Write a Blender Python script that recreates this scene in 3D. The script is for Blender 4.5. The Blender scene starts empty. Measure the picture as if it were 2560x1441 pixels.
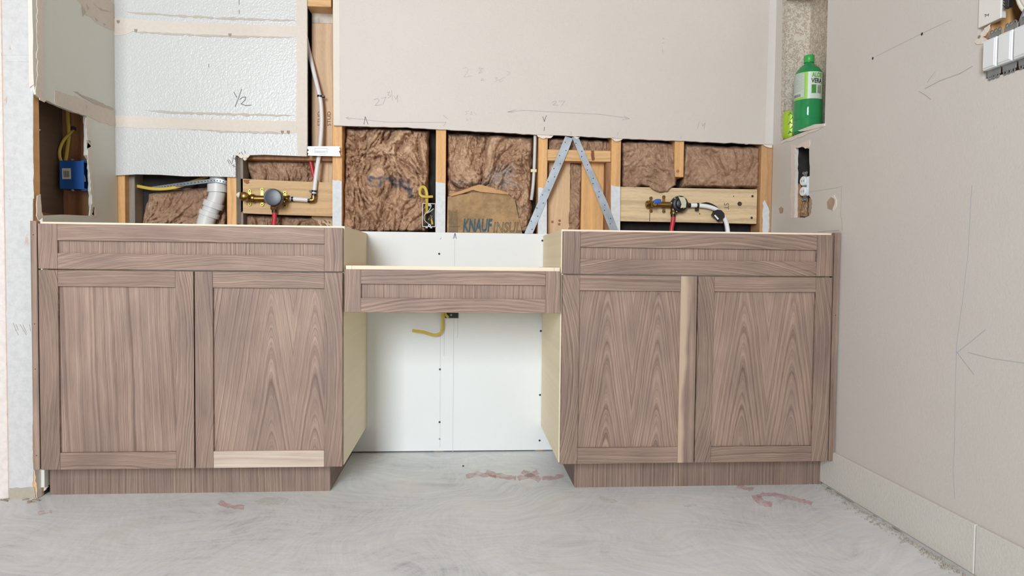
import bpy, bmesh, math, random
from mathutils import Vector, Matrix, noise
from mathutils.geometry import tessellate_polygon
# ------------------------------------------------------------------ camera
W_PX, H_PX = 2560, 1441
F_PX, YAW, PITCH, ROLL = 1682.4, .0736, -.0351, .0108
CAM = Vector((-.0111, -2.172, .7596))
FW = Vector((math.sin(YAW)*math.cos(PITCH), math.cos(YAW)*math.cos(PITCH), math.sin(PITCH)))
_r = Vector((math.cos(YAW), -math.sin(YAW), 0)); _u = _r.cross(FW)
RI = math.cos(ROLL)*_r + math.sin(ROLL)*_u
UP = -math.sin(ROLL)*_r + math.cos(ROLL)*_u
sc = bpy.context.scene
cd = bpy.data.cameras.new('camera'); cam = bpy.data.objects.new('camera', cd)
sc.collection.objects.link(cam); sc.camera = cam
cd.sensor_fit = 'HORIZONTAL'; cd.sensor_width = 36; cd.lens = F_PX/W_PX*36
cd.clip_start = .02; cd.clip_end = 60
cam.matrix_world = Matrix(((RI.x, UP.x, -FW.x, CAM.x), (RI.y, UP.y, -FW.y, CAM.y), (RI.z, UP.z, -FW.z, CAM.z), (0, 0, 0, 1)))
# ------------------------------------------------------------------ light
wd = bpy.data.worlds.new('world'); sc.world = wd; wd.use_nodes = True
bg = wd.node_tree.nodes['Background']; bg.inputs[0].default_value = (.80, .90, 1, 1); bg.inputs[1].default_value = .5
def area(name, loc, rot, sx, sy, power, col):
    l = bpy.data.lights.new(name, 'AREA'); l.shape = 'RECTANGLE'; l.size = sx; l.size_y = sy
    l.energy = power; l.color = col
    o = bpy.data.objects.new(name, l); sc.collection.objects.link(o); o.location = loc; o.rotation_euler = rot
    return o
# daylight entering by the wide doorway behind the camera
area('doorway_daylight', (-1.25, -4.75, 1.95), (math.radians(86), 0, 0), 1.15, 1.9, 240, (.86, .94, 1.0))
vs = sc.view_settings; vs.view_transform = 'Standard'; vs.look = 'None'; vs.gamma = 1; vs.use_curve_mapping = False
vs.exposure = 0.0
# ------------------------------------------------------------------ helpers
C = sc.collection
WL = {}
def px(x, y, axis, v):
    d = FW + RI*((x-1280)/F_PX) - UP*((y-720.5)/F_PX)
    return CAM + d*((v-CAM[axis])/d[axis])
YB, XW, XL = .5241, 1.2557, -1.3389            # back wall face, right wall face, left return face
def BK(x, y, Y=YB): return px(x, y, 1, Y)
def RT(x, y, X=XW): return px(x, y, 0, X)
def LF(x, y, X=XL): return px(x, y, 0, X)
def FL(x, y, Z=0): return px(x, y, 2, Z)
def s2l(c): return tuple((v/255/12.92 if v/255 <= .04045 else ((v/255+.055)/1.055)**2.4) for v in c)
def tag(o, label=None, cat=None, group=None, kind=None):
    if label: o['label'] = label
    if cat: o['category'] = cat
    if group: o['group'] = group
    if kind: o['kind'] = kind
    return o
def thing(name, loc, label, cat, group=None):
    o = bpy.data.objects.new(name, None); C.objects.link(o); o.location = loc; o.empty_display_size = .02
    WL[o] = Vector(loc); return tag(o, label, cat, group)
def fin(bm, name, mat, parent=None, smooth=None, origin=None, label=None):
    bmesh.ops.recalc_face_normals(bm, faces=bm.faces)
    if origin is None:
        lo = Vector([min(v.co[i] for v in bm.verts) for i in range(3)]); hi = Vector([max(v.co[i] for v in bm.verts) for i in range(3)])
        origin = (lo+hi)/2
    origin = Vector(origin)
    for v in bm.verts: v.co -= origin
    me = bpy.data.meshes.new(name); bm.to_mesh(me); bm.free()
    mats = mat if isinstance(mat, (list, tuple)) else [mat]
    for m in mats: me.materials.append(m)
    if smooth:
        for p in me.polygons: p.use_smooth = True
        me.set_sharp_from_angle(angle=math.radians(smooth))
    o = bpy.data.objects.new(name, me); C.objects.link(o)
    WL[o] = origin
    if parent: o.parent = parent; o.location = origin - WL[parent]
    else: o.location = origin
    if label: o['label'] = label
    return o
def NB(): return bmesh.new()
def abox(bm, lo, hi, bev=0, mi=0):
    r = bmesh.ops.create_cube(bm, size=1)
    lo, hi = Vector(lo), Vector(hi)
    for v in r['verts']:
        v.co = Vector([(lo[i]+hi[i])/2 + v.co[i]*(hi[i]-lo[i]) for i in range(3)])
    fs = {f for v in r['verts'] for f in v.link_faces}
    if bev:
        es = {e for v in r['verts'] for e in v.link_edges}
        b = bmesh.ops.bevel(bm, geom=list(es), offset=bev, segments=1, affect='EDGES')
        fs = set(b['faces']) | {f for f in fs if f.is_valid}
    for f in fs:
        if f.is_valid: f.material_index = mi
    return r
def box(name, lo, hi, mat, parent=None, bev=.0012, label=None):
    bm = NB(); abox(bm, lo, hi, bev); return fin(bm, name, mat, parent, label=label)
def rag(pts, amp, step, seed=0, skip=()):
    """subdivide a pixel outline and jitter it; skip lists edge indices that stay clean"""
    rnd = random.Random(seed); out = []
    n = len(pts)
    for i in range(n):
        a, b = pts[i], pts[(i+1) % n]; out.append(a)
        if i in skip: continue
        L = math.hypot(b[0]-a[0], b[1]-a[1]); k = int(L/step)
        if L < 1: continue
        nx, ny = -(b[1]-a[1])/L, (b[0]-a[0])/L
        for j in range(1, k):
            t = j/k + rnd.uniform(-.25, .25)/k; d = rnd.gauss(0, amp)
            out.append((a[0]+(b[0]-a[0])*t+nx*d, a[1]+(b[1]-a[1])*t+ny*d))
    return out
def aplate(bm, pts, vec, holes=(), mi=0):
    """polygon (3D points, optional holes) extruded by vec"""
    loops = [[Vector(p) for p in pts]] + [[Vector(p) for p in h] for h in holes]
    tris = tessellate_polygon(loops)
    flat = [p for l in loops for p in l]; vec = Vector(vec)
    A = [bm.verts.new(p) for p in flat]; B = [bm.verts.new(p+vec) for p in flat]
    fs = []
    for t in tris:
        if len(set(t)) < 3: continue
        try:
            fs.append(bm.faces.new([A[i] for i in t])); fs.append(bm.faces.new([B[i] for i in reversed(t)]))
        except ValueError: pass
    k = 0
    for l in loops:
        n = len(l)
        for i in range(n):
            a, b = k+i, k+(i+1) % n
            try: fs.append(bm.faces.new((A[a], A[b], B[b], B[a])))
            except ValueError: pass
        k += n
    for f in fs: f.material_index = mi
def plate(name, pts, vec, mat, parent=None, holes=(), label=None):
    bm = NB(); aplate(bm, pts, vec, holes); return fin(bm, name, mat, parent, label=label)
def smoothpath(pts, res=6):
    P = [Vector(p) for p in pts]
    if len(P) < 3 or res < 2: return P
    out = []
    Q = [P[0]*2-P[1]] + P + [P[-1]*2-P[-2]]
    for i in range(1, len(Q)-2):
        p0, p1, p2, p3 = Q[i-1:i+3]
        for k in range(res):
            t = k/res
            out.append(.5*((2*p1)+(p2-p0)*t+(2*p0-5*p1+4*p2-p3)*t*t+(3*p1-p0-3*p2+p3)*t**3))
    out.append(P[-1]); return out
def atube(bm, pts, r, n=12, res=6, flat=None, up=None, mi=0):
    """sweep; flat=(ra, rb) gives an oval section with ra along 'up' x tangent"""
    P = smoothpath(pts, res); rings = []
    t0 = (P[1]-P[0]).normalized()
    nrm = Vector(up) if up else (Vector((0, 0, 1)) if abs(t0.z) < .9 else Vector((0, 1, 0)))
    for i, p in enumerate(P):
        t = (P[min(i+1, len(P)-1)]-P[max(i-1, 0)]).normalized()
        nrm = (nrm - t*nrm.dot(t)).normalized(); b = t.cross(nrm)
        rr = r(i/(len(P)-1)) if callable(r) else r
        ra, rb = flat if flat else (rr, rr)
        rings.append([bm.verts.new(p + b*math.cos(2*math.pi*k/n)*ra + nrm*math.sin(2*math.pi*k/n)*rb) for k in range(n)])
    fs = []
    for i in range(len(rings)-1):
        for k in range(n):
            fs.append(bm.faces.new((rings[i][k], rings[i][(k+1) % n], rings[i+1][(k+1) % n], rings[i+1][k])))
    fs.append(bm.faces.new(rings[0][::-1])); fs.append(bm.faces.new(rings[-1]))
    for f in fs: f.material_index = mi
def tube(name, pts, r, mat, parent=None, n=12, res=6, flat=None, up=None, label=None):
    bm = NB(); atube(bm, pts, r, n, res, flat, up); return fin(bm, name, mat, parent, smooth=50, label=label)
def alathe(bm, prof, org, axis, n=28, mi=0):
    """prof: (radius, distance along axis)"""
    ax = Vector(axis).normalized(); a = ax.orthogonal().normalized(); b = ax.cross(a); org = Vector(org)
    rings = []; fs = []
    for (r, h) in prof:
        if r < 1e-6: rings.append([bm.verts.new(org+ax*h)])
        else: rings.append([bm.verts.new(org+ax*h+(a*math.cos(2*math.pi*k/n)+b*math.sin(2*math.pi*k/n))*r) for k in range(n)])
    for i in range(len(rings)-1):
        A, B = rings[i], rings[i+1]
        for k in range(n):
            k2 = (k+1) % n
            if len(A) == 1 and len(B) == 1: break
            if len(A) == 1: fs.append(bm.faces.new((A[0], B[k2], B[k])))
            elif len(B) == 1: fs.append(bm.faces.new((A[k], A[k2], B[0])))
            else: fs.append(bm.faces.new((A[k], A[k2], B[k2], B[k])))
    if len(rings[0]) > 1: fs.append(bm.faces.new(rings[0][::-1]))
    if len(rings[-1]) > 1: fs.append(bm.faces.new(rings[-1]))
    for f in fs: f.material_index = mi
def lathe(name, prof, org, axis, mat, parent=None, n=28, label=None):
    bm = NB(); alathe(bm, prof, org, axis, n); return fin(bm, name, mat, parent, smooth=40, label=label)
def aink(bm, strokes, fn, w, off):
    """pencil strokes: pixel polylines -> thin ribbons lying on a surface"""
    for s in strokes:
        for (a, b) in zip(s[:-1], s[1:]):
            dx, dy = b[0]-a[0], b[1]-a[1]; L = math.hypot(dx, dy) or 1
            ex, ey = dx/L*w*.4, dy/L*w*.4; nx, ny = -dy/L*w/2, dx/L*w/2
            q = [(a[0]-ex+nx, a[1]-ey+ny), (b[0]+ex+nx, b[1]+ey+ny), (b[0]+ex-nx, b[1]+ey-ny), (a[0]-ex-nx, a[1]-ey-ny)]
            aplate(bm, [fn(*p)+off for p in q], off*.5)
def ink(name, strokes, fn, w, off, mat, parent):
    bm = NB(); aink(bm, strokes, fn, w, Vector(off)); return fin(bm, name, mat, parent)
OB = Vector((0, -.0003, 0)); OR = Vector((-.0003, 0, 0)); OL = Vector((.0003, 0, 0)); OF = Vector((0, 0, .0003))
def text_verts(s, shear=0, offset=0, outline=False, depth=.03):
    cu = bpy.data.curves.new('t', 'FONT'); cu.body = s; cu.size = 1; cu.shear = shear; cu.offset = offset; cu.resolution_u = 3
    if outline: cu.fill_mode = 'NONE'; cu.bevel_depth = depth; cu.bevel_resolution = 0
    else: cu.extrude = depth
    o = bpy.data.objects.new('t', cu); C.objects.link(o)
    dg = bpy.context.evaluated_depsgraph_get(); dg.update()
    me = bpy.data.meshes.new_from_object(o.evaluated_get(dg))
    vs_ = [v.co.copy() for v in me.vertices]; fs_ = [tuple(p.vertices) for p in me.polygons]
    bpy.data.objects.remove(o); bpy.data.curves.remove(cu); bpy.data.meshes.remove(me)
    x0 = min(v.x for v in vs_); x1 = max(v.x for v in vs_); y0 = min(v.y for v in vs_); y1 = max(v.y for v in vs_)
    return [Vector(((v.x-x0)/(x1-x0), (v.y-y0)/(y1-y0), v.z)) for v in vs_], fs_
def lettering(name, s, fn, mat, parent, **k):
    """fn maps (u, v, lift) with u, v in 0..1 to world"""
    vs_, fs_ = text_verts(s, **k); bm = NB()
    V = [bm.verts.new(fn(v.x, v.y, v.z)) for v in vs_]
    for f in fs_:
        try: bm.faces.new([V[i] for i in f])
        except ValueError: pass
    return fin(bm, name, mat, parent)
# ------------------------------------------------------------------ materials
MC = {}
class NT:
    def __init__(s, name):
        s.m = bpy.data.materials.new(name); s.m.use_nodes = True; s.t = s.m.node_tree
        s.b = s.t.nodes['Principled BSDF']; s.o = s.t.nodes['Material Output']
    def n(s, typ, **k):
        x = s.t.nodes.new(typ)
        for a, v in k.items(): setattr(x, a, v)
        return x
    def l(s, a, b): s.t.links.new(a, b)
    def math(s, op, a, b=None, c=None):
        x = s.n('ShaderNodeMath', operation=op)
        for i, v in enumerate((a, b, c)):
            if v is None: continue
            if isinstance(v, (int, float)): x.inputs[i].default_value = v
            else: s.l(v, x.inputs[i])
        return x.outputs[0]
    def noise(s, vec, scale, detail=3, rough=.55, dim='3D', dist=0):
        x = s.n('ShaderNodeTexNoise', noise_dimensions=dim)
        if vec is not None: s.l(vec, x.inputs['W' if dim == '1D' else 'Vector'])
        x.inputs['Scale'].default_value = scale; x.inputs['Detail'].default_value = detail; x.inputs['Roughness'].default_value = rough
        x.inputs['Distortion'].default_value = dist
        return x.outputs['Fac']
    def ramp(s, fac, stops):
        x = s.n('ShaderNodeValToRGB'); s.l(fac, x.inputs[0]); e = x.color_ramp.elements
        while len(e) < len(stops): e.new(.5)
        for i, (p, c) in enumerate(stops):
            e[i].position = p; e[i].color = (*c, 1) if len(c) == 3 else c
        return x.outputs[0]
    def mix(s, fac, a, b, typ='MIX'):
        x = s.n('ShaderNodeMix', data_type='RGBA', blend_type=typ)
        for sock, v in ((x.inputs[0], fac), (x.inputs[6], a), (x.inputs[7], b)):
            if isinstance(v, (int, float)): sock.default_value = v
            elif isinstance(v, tuple): sock.default_value = (*v, 1)
            else: s.l(v, sock)
        return x.outputs[2]
    def obj(s, loc=(0, 0, 0), scale=(1, 1, 1), rot=(0, 0, 0)):
        t = s.n('ShaderNodeTexCoord'); m = s.n('ShaderNodeMapping')
        m.inputs['Location'].default_value = loc; m.inputs['Scale'].default_value = scale; m.inputs['Rotation'].default_value = rot
        s.l(t.outputs['Object'], m.inputs[0]); return m.outputs[0]
    def geo(s, scale=(1, 1, 1), rot=(0, 0, 0)):
        t = s.n('ShaderNodeNewGeometry'); m = s.n('ShaderNodeMapping'); m.inputs['Scale'].default_value = scale; m.inputs['Rotation'].default_value = rot
        s.l(t.outputs['Position'], m.inputs[0]); return m.outputs[0]
    def col(s, c):
        if isinstance(c, tuple): s.b.inputs['Base Color'].default_value = (*c, 1)
        else: s.l(c, s.b.inputs['Base Color'])
    def set(s, **k):
        for a, v in k.items(): s.b.inputs[a.replace('_', ' ')].default_value = v
        return s
    def bump(s, h, strength=.3, dist=.002):
        x = s.n('ShaderNodeBump'); x.inputs['Strength'].default_value = strength; x.inputs['Distance'].default_value = dist
        s.l(h, x.inputs['Height']); s.l(x.outputs[0], s.b.inputs['Normal'])
def plain(name, rgb, rough=.5, metal=0, var=.06, scale=40, **k):
    if name in MC: return MC[name]
    t = NT(name); c = s2l(rgb)
    if var:
        f = t.noise(t.geo(), scale, 3)
        t.col(t.ramp(f, [(.3, tuple(v*(1-var*1.6) for v in c)), (.7, tuple(min(1, v*(1+var)) for v in c))]))
    else: t.col(c)
    t.set(Roughness=rough, Metallic=metal, **k); MC[name] = t.m; return t.m
def scl(c, k): return tuple(v*k for v in c)
def walnut(seed, axis='v', mode='s', seam=None, half=.07, t=.13, d=.012, off=0, tone=1.0, warm=0, sap=None, freq=150, slope=.0):
    """figured walnut veneer: growth rings cut flat (cathedral) or straight, in the object's own coordinates"""
    n = NT('walnut_%d' % seed)
    o = n.obj(); sp = n.n('ShaderNodeSeparateXYZ'); n.l(o, sp.inputs[0])
    a, l = (sp.outputs[0], sp.outputs[2]) if axis == 'v' else (sp.outputs[2], sp.outputs[0])
    cb = n.n('ShaderNodeCombineXYZ'); n.l(n.math('MULTIPLY', a, 5), cb.inputs[0]); n.l(n.math('MULTIPLY', l, 1.7), cb.inputs[1]); cb.inputs[2].default_value = seed*7.31
    wv = n.noise(cb.outputs[0], 1.5, 3, .5)
    wob = n.math('MULTIPLY', n.math('SUBTRACT', wv, .5), .05 if mode == 'f' else .022)
    a2 = n.math('SUBTRACT', a, off)
    if mode == 'c':
        if seam is not None: a2 = n.math('SUBTRACT', n.math('ABSOLUTE', n.math('SUBTRACT', a, seam)), half)
        rr = n.math('SQRT', n.math('ADD', n.math('MULTIPLY', a2, a2), d*d))
        rr = n.math('ADD', rr, n.math('MULTIPLY', l, t))
    elif mode == 'f':       # flat-sawn rail: broad sweeping figure
        q = n.math('SUBTRACT', l, off)
        rr = n.math('ADD', a2, n.math('MULTIPLY', n.math('MULTIPLY', q, q), t))
    else:
        rr = n.math('ADD', a2, n.math('MULTIPLY', l, slope))
    rr = n.math('ADD', n.math('ADD', rr, wob), seed*1.37)
    ring = n.noise(n.math('MULTIPLY', rr, freq), 1, 4, .72, '1D')
    cb2 = n.n('ShaderNodeCombineXYZ'); n.l(n.math('MULTIPLY', a, 700), cb2.inputs[0]); n.l(n.math('MULTIPLY', l, 16), cb2.inputs[1]); cb2.inputs[2].default_value = seed*3.1
    pore = n.noise(cb2.outputs[0], 1, 2, .6)
    cb3 = n.n('ShaderNodeCombineXYZ'); n.l(n.math('MULTIPLY', a, 9), cb3.inputs[0]); n.l(n.math('MULTIPLY', l, 3), cb3.inputs[1]); cb3.inputs[2].default_value = seed*1.9
    big = n.noise(cb3.outputs[0], 1, 2, .5)
    v = n.math('ADD', n.math('ADD', n.math('MULTIPLY', ring, .54), n.math('MULTIPLY', pore, .25)), n.math('MULTIPLY', big, .22))
    D, M, L = [scl(s2l(c), tone) for c in ((105, 83, 73), (149, 125, 111), (181, 154, 136))]
    c = n.ramp(v, [(.34, D), (.50, M), (.66, L)])
    cool = n.noise(cb3.outputs[0], 1.7, 1, .5)
    c = n.mix(n.math('MULTIPLY', n.ramp(cool, [(.45, (0, 0, 0)), (.7, (1, 1, 1))]), .36), c, scl(s2l((122, 103, 96)), tone))
    if sap == 'all':
        c = n.mix(.80, c, n.ramp(v, [(.36, s2l((178, 158, 144))), (.5, s2l((204, 184, 168))), (.64, s2l((218, 200, 184)))]))
    elif sap == 'edge':
        e = n.math('ADD', n.math('ADD', n.math('MULTIPLY', a, -60), .05), n.math('MULTIPLY', n.math('SUBTRACT', wv, .5), 7))
        e = n.math('MINIMUM', n.math('MAXIMUM', e, 0), 1)
        c = n.mix(n.math('MULTIPLY', e, .75), c, s2l((199, 174, 150)))
    n.col(c); n.set(Roughness=.55); n.b.inputs['Specular IOR Level'].default_value = .3
    n.bump(pore, .12, .0006)
    return n.m
def softwood(name, rgb, axis='v', dark=.72, seed=1, freq=70, knots=True):
    if name in MC: return MC[name]
    n = NT(name); o = n.obj(); sp = n.n('ShaderNodeSeparateXYZ'); n.l(o, sp.inputs[0])
    a, l = (sp.outputs[0], sp.outputs[2]) if axis == 'v' else (sp.outputs[2], sp.outputs[0])
    cb = n.n('ShaderNodeCombineXYZ'); n.l(n.math('MULTIPLY', a, 9), cb.inputs[0]); n.l(n.math('MULTIPLY', l, 2.2), cb.inputs[1])
    inf = n.n('ShaderNodeObjectInfo'); n.l(n.math('MULTIPLY', inf.outputs['Random'], 50), cb.inputs[2])
    w = n.noise(cb.outputs[0], 1.3, 2)
    rr = n.math('ADD', a, n.math('MULTIPLY', w, .06))
    ring = n.noise(n.math('MULTIPLY', n.math('ADD', rr, n.math('MULTIPLY', inf.outputs['Random'], 9)), freq), 1, 2, .6, '1D')
    fine = n.noise(cb.outputs[0], 22, 3)
    v = n.math('ADD', n.math('MULTIPLY', ring, .65), n.math('MULTIPLY', fine, .35))
    c = s2l(rgb)
    n.col(n.ramp(v, [(.33, scl(c, dark)), (.52, c), (.7, tuple(min(1, k*1.12) for k in c))])); n.set(Roughness=.65)
    n.bump(fine, .15, .001); MC[name] = n.m; return n.m
def drywall(name, rgb, bump=.25, bscale=160, rough=.6, stain=.05, kind='noise'):
    if name in MC: return MC[name]
    n = NT(name); g = n.geo(); c = s2l(rgb)
    big = n.noise(g, 3, 4, .6); sm = n.noise(g, 90, 3, .6)
    v = n.math('ADD', n.math('MULTIPLY', big, .6), n.math('MULTIPLY', sm, .4))
    n.col(n.ramp(v, [(.35, scl(c, 1-stain)), (.65, tuple(min(1, k*(1+stain*.6)) for k in c))]))
    n.set(Roughness=rough)
    if kind == 'orange':
        x = n.n('ShaderNodeTexVoronoi', feature='SMOOTH_F1'); n.l(g, x.inputs['Vector']); x.inputs['Scale'].default_value = bscale
        h = n.math('ADD', n.math('MULTIPLY', x.outputs['Distance'], -1), n.noise(g, bscale*.6, 2))
    else: h = n.noise(g, bscale, 3, .6)
    n.bump(h, bump, .004); MC[name] = n.m; return n.m
def peeled(name, base, spot, lo=.58, scale=(30, 30, 6), rough=.6):
    """paint worn through in streaks and flecks"""
    if name in MC: return MC[name]
    n = NT(name); g = n.geo(scale); f = n.noise(g, 1.4, 5, .68)
    g2 = n.noise(n.geo(), 60, 4, .7)
    c = n.ramp(g2, [(.3, scl(s2l(base), .86)), (.6, s2l(base))])
    n.col(n.mix(n.ramp(f, [(lo, (0, 0, 0)), (lo+.03, (1, 1, 1))]), c, s2l(spot))); n.set(Roughness=rough)
    n.bump(g2, .35, .0015); MC[name] = n.m; return n.m
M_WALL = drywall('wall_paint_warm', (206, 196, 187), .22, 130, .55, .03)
M_WALLR = drywall('wall_paint_right', (211, 205, 198), .16, 140, .5, .03)
M_ORANGE = drywall('orange_peel_gloss_paint', (200, 199, 196), .24, 170, .36, .03, 'orange')
M_RETURN = drywall('return_wall_paint', (216, 216, 206), .10, 120, .5, .02)
M_BOARD = drywall('new_gypsum_board', (231, 232, 231), .05, 200, .8, .015)
M_TAPE = drywall('bare_joint_compound', (214, 203, 190), .35, 70, .8, .07)
M_TAPED = drywall('scraped_compound_edge', (190, 180, 167), .35, 70, .8, .09)
M_GYP = drywall('torn_gypsum_paper', (226, 214, 202), .4, 90, .9, .08)
M_KRAFTB = plain('brown_gypsum_backing', (176, 154, 132), .9, var=.08)
M_WHITEP = peeled('white_paint_on_wood', (216, 218, 220), (196, 150, 108), .66)
M_COLUMN = peeled('scuffed_white_column_paint', (203, 201, 199), (190, 172, 156), .665, (26, 26, 9))
M_STRIP = peeled('pinkish_torn_paper', (225, 214, 207), (188, 165, 148), .62)
M_STUD = softwood('framing_lumber_orange', (222, 170, 112), 'v', .80)
M_STUDH = softwood('framing_lumber_horizontal', (212, 168, 116), 'h', .78)
M_BOARDL = softwood('backing_board_tan', (205, 168, 122), 'h', .80, freq=50)
M_BOARDR = softwood('backing_board_pale', (219, 191, 152), 'h', .76, freq=42)
M_PLY = softwood('pale_inner_sheathing_board', (214, 178, 138), 'v', .86, freq=40)
M_CAV = softwood('aged_cavity_board', (112, 92, 76), 'v', .8, freq=30)
M_STUDD = softwood('aged_brown_stud', (160, 115, 78), 'v', .72, freq=60)
M_GREYW = softwood('weathered_grey_wood', (140, 128, 116), 'v', .82)
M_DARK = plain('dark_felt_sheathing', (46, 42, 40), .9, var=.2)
M_MAPLE = softwood('maple_ply', (236, 222, 192), 'v', .94, freq=18)
M_MAPLEE = softwood('maple_edge_band', (246, 228, 202), 'h', .95, freq=25)
M_PENCIL = plain('pencil_line', (172, 166, 163), .7, var=0)
M_PENCILD = plain('dark_pencil_line', (92, 90, 92), .7, var=0)
M_PENCILF = plain('faint_pencil_line', (186, 180, 175), .7, var=0)
M_PENB = plain('blue_pen_line', (172, 176, 186), .7, var=0)
M_SCREW = plain('black_screw', (50, 50, 52), .6, var=0)
M_BRASS = plain('brass', (148, 118, 68), .34, 1, var=.1)
M_BRASSL = plain('bright_brass_ear', (204, 186, 92), .35, .6, var=.05)
M_BLACK = plain('black_plastic', (24, 24, 26), .4, var=0)
M_CAP = plain('dark_grey_plastic_cap', (62, 68, 76), .35, var=.03)
M_WPIPE = plain('white_plastic_pipe', (222, 216, 214), .4, var=.02)
M_WPIPE2 = plain('bright_white_pipe', (240, 240, 242), .35, var=0)
M_RED = plain('red_plastic_pipe', (190, 44, 56), .4, var=.03)
M_BLUE = plain('blue_lever', (48, 98, 190), .4, var=0)
M_BLUEB = plain('blue_electrical_box', (28, 92, 172), .45, var=.03)
M_STEEL = plain('galvanized_steel', (168, 174, 180), .38, .75, var=.12, scale=25)
M_STEELW = plain('bright_zinc_plate', (244, 244, 244), .5, .1, var=.02)
M_STEELD = plain('dull_steel', (146, 150, 150), .45, .7, var=.1)
M_YEL = plain('yellow_cable_jacket', (206, 178, 74), .45, var=.03)
M_WIRE = plain('white_wire', (226, 220, 206), .5, var=0)
M_WHITE = plain('white_plastic', (236, 238, 238), .3, var=0)
M_PVC = plain('grey_white_pvc', (214, 212, 210), .4, var=.03)
M_TAPEM = plain('masking_tape', (206, 200, 176), .7, var=.06)
M_COIL = plain('coiled_cable_jacket', (226, 218, 204), .45, var=.03)
# ------------------------------------------------------------------ room shell
def floor_mat():
    n = NT('ground_concrete')
    g = n.geo(); wv = n.n('ShaderNodeTexNoise'); n.l(g, wv.inputs['Vector']); wv.inputs['Scale'].default_value = 1.3; wv.inputs['Detail'].default_value = 2
    vm = n.n('ShaderNodeVectorMath', operation='MULTIPLY_ADD'); n.l(wv.outputs['Color'], vm.inputs[0]); vm.inputs[1].default_value = (1.2, .9, 0); n.l(g, vm.inputs[2])
    def st(scale, rot):
        m = n.n('ShaderNodeMapping'); m.inputs['Scale'].default_value = scale; m.inputs['Rotation'].default_value = (0, 0, rot); n.l(vm.outputs[0], m.inputs[0]); return m.outputs[0]
    base = n.noise(g, 2.2, 5, .6)
    s1 = n.noise(st((6, 44, 1), .15), 1.0, 6, .75); s2 = n.noise(st((46, 10, 1), .75), 1.0, 5, .72); s3 = n.noise(g, 140, 3, .7)
    dust = n.noise(g, 5, 4, .7)
    v = n.math('ADD', n.math('ADD', n.math('MULTIPLY', base, .34), n.math('MULTIPLY', s1, .30)), n.math('ADD', n.math('MULTIPLY', s2, .22), n.math('MULTIPLY', s3, .14)))
    c = n.ramp(v, [(.36, s2l((172, 174, 178))), (.46, s2l((213, 215, 217))), (.56, s2l((228, 230, 232))), (.68, s2l((240, 241, 241)))])
    c = n.mix(n.math('MULTIPLY', n.ramp(dust, [(.52, (0, 0, 0)), (.74, (1, 1, 1))]), .45), c, s2l((226, 220, 208)))
    n.col(c); n.set(Roughness=.55); n.b.inputs['Specular IOR Level'].default_value = .5
    n.bump(n.math('ADD', n.math('MULTIPLY', s1, .6), s3), .10, .002); return n.m
bm = NB(); abox(bm, (-3.4, -4.9, -.06), (1.40, .70, 0)); floor = fin(bm, 'floor', floor_mat()); tag(floor, kind='structure')
bm = NB(); abox(bm, (-3.4, -4.9, 3.50), (1.40, .70, 3.58)); o = fin(bm, 'ceiling', softwood('ceiling_boards', (150, 122, 98), 'h', .86)); tag(o, kind='structure')
bm = NB(); abox(bm, (-3.4, -4.9, 0), (-3.3, .70, 3.5)); o = fin(bm, 'wall_far_left', drywall('bare_grey_brown_wall', (156, 144, 132))); tag(o, kind='structure')
bm = NB()
abox(bm, (-3.3, -4.9, 0), (-1.95, -4.8, 3.5)); abox(bm, (-.45, -4.9, 0), (1.40, -4.8, 3.5)); abox(bm, (-1.95, -4.9, 2.75), (-.45, -4.8, 3.5)); abox(bm, (-1.95, -4.9, 0), (-.45, -4.8, .75))
o = fin(bm, 'wall_rear', drywall('bare_grey_brown_wall', (156, 144, 132))); tag(o, kind='structure')
bm = NB(); abox(bm, (-3.3, .66, 0), (-1.47, .70, 3.5)); o = fin(bm, 'wall_back_beyond', drywall('bare_grey_brown_wall', (156, 144, 132))); tag(o, kind='structure')
# ------------------------------------------------------------------ back wall: sheathing, studs, boards
bm = NB(); abox(bm, (-1.47, .640, 0), (1.40, .655, 3.5)); wb = fin(bm, 'wall_back', M_DARK); tag(wb, kind='structure')
YS = .5375                                    # stud faces, behind the board thickness
def xz(x, y, Y): p = BK(x, y, Y); return p.x, p.z
def stud(x0, x1, ya, yb, mat=M_STUD, Y=YS, depth=.089, name='stud', z=None):
    xa, za = xz(x0, ya, Y); xb, zb_ = xz(x1, yb, Y)
    if z: za, zb_ = z
    return box(name, (xa, Y, min(za, zb_)), (xb, Y+depth, max(za, zb_)), mat, wb, .0015)
def painted_stud(x0, x1, ysplit, zlo, zhi, seed, amp=1.2):
    """one stud whose lower end still carries white paint: a thin ragged skin over the wood"""
    xa, _ = xz(x0, 480, YS); xb, _ = xz(x1, 480, YS)
    s = box('stud', (xa, YS, zlo), (xb, YS+.089, zhi), M_STUD, wb, .0015)
    pts = rag([(x0+.5, ysplit), (x1-.5, ysplit+4), (x1-1.0, 600), (x0+.2, 600)], amp, 7, seed, skip=(1, 2, 3))
    pl = plate('paint_skin', [BK(a, b, YS-.0002) for a, b in pts], (0, -.0015, 0), M_WHITEP, s)
    return s
stud(293, 313, 436, 570, z=(0, 3.5)); box('stud', (BK(313, 500, .57).x, .57, 0), (BK(337, 500, .57).x, .64, 3.5), M_GREYW, wb)
stud(567, 592, 436, 570, z=(0, 3.5)); box('stud', (BK(591, 500, .553).x, .553, 0), (BK(608, 500, .553).x, .64, 3.5), M_GREYW, wb)
painted_stud(831, 855, 450, 0, 3.5, 1, 1.0)
painted_stud(1089, 1114, 455, 0, 3.5, 2)
painted_stud(1345, 1368, 470, 0, 3.5, 3, 3)
painted_stud(1527, 1551, 463, 0, 3.5, 4, 2)
s7 = stud(1688, 1709, 330, 443, z=(BK(1700, 443, YS).z, 1.7))
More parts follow.
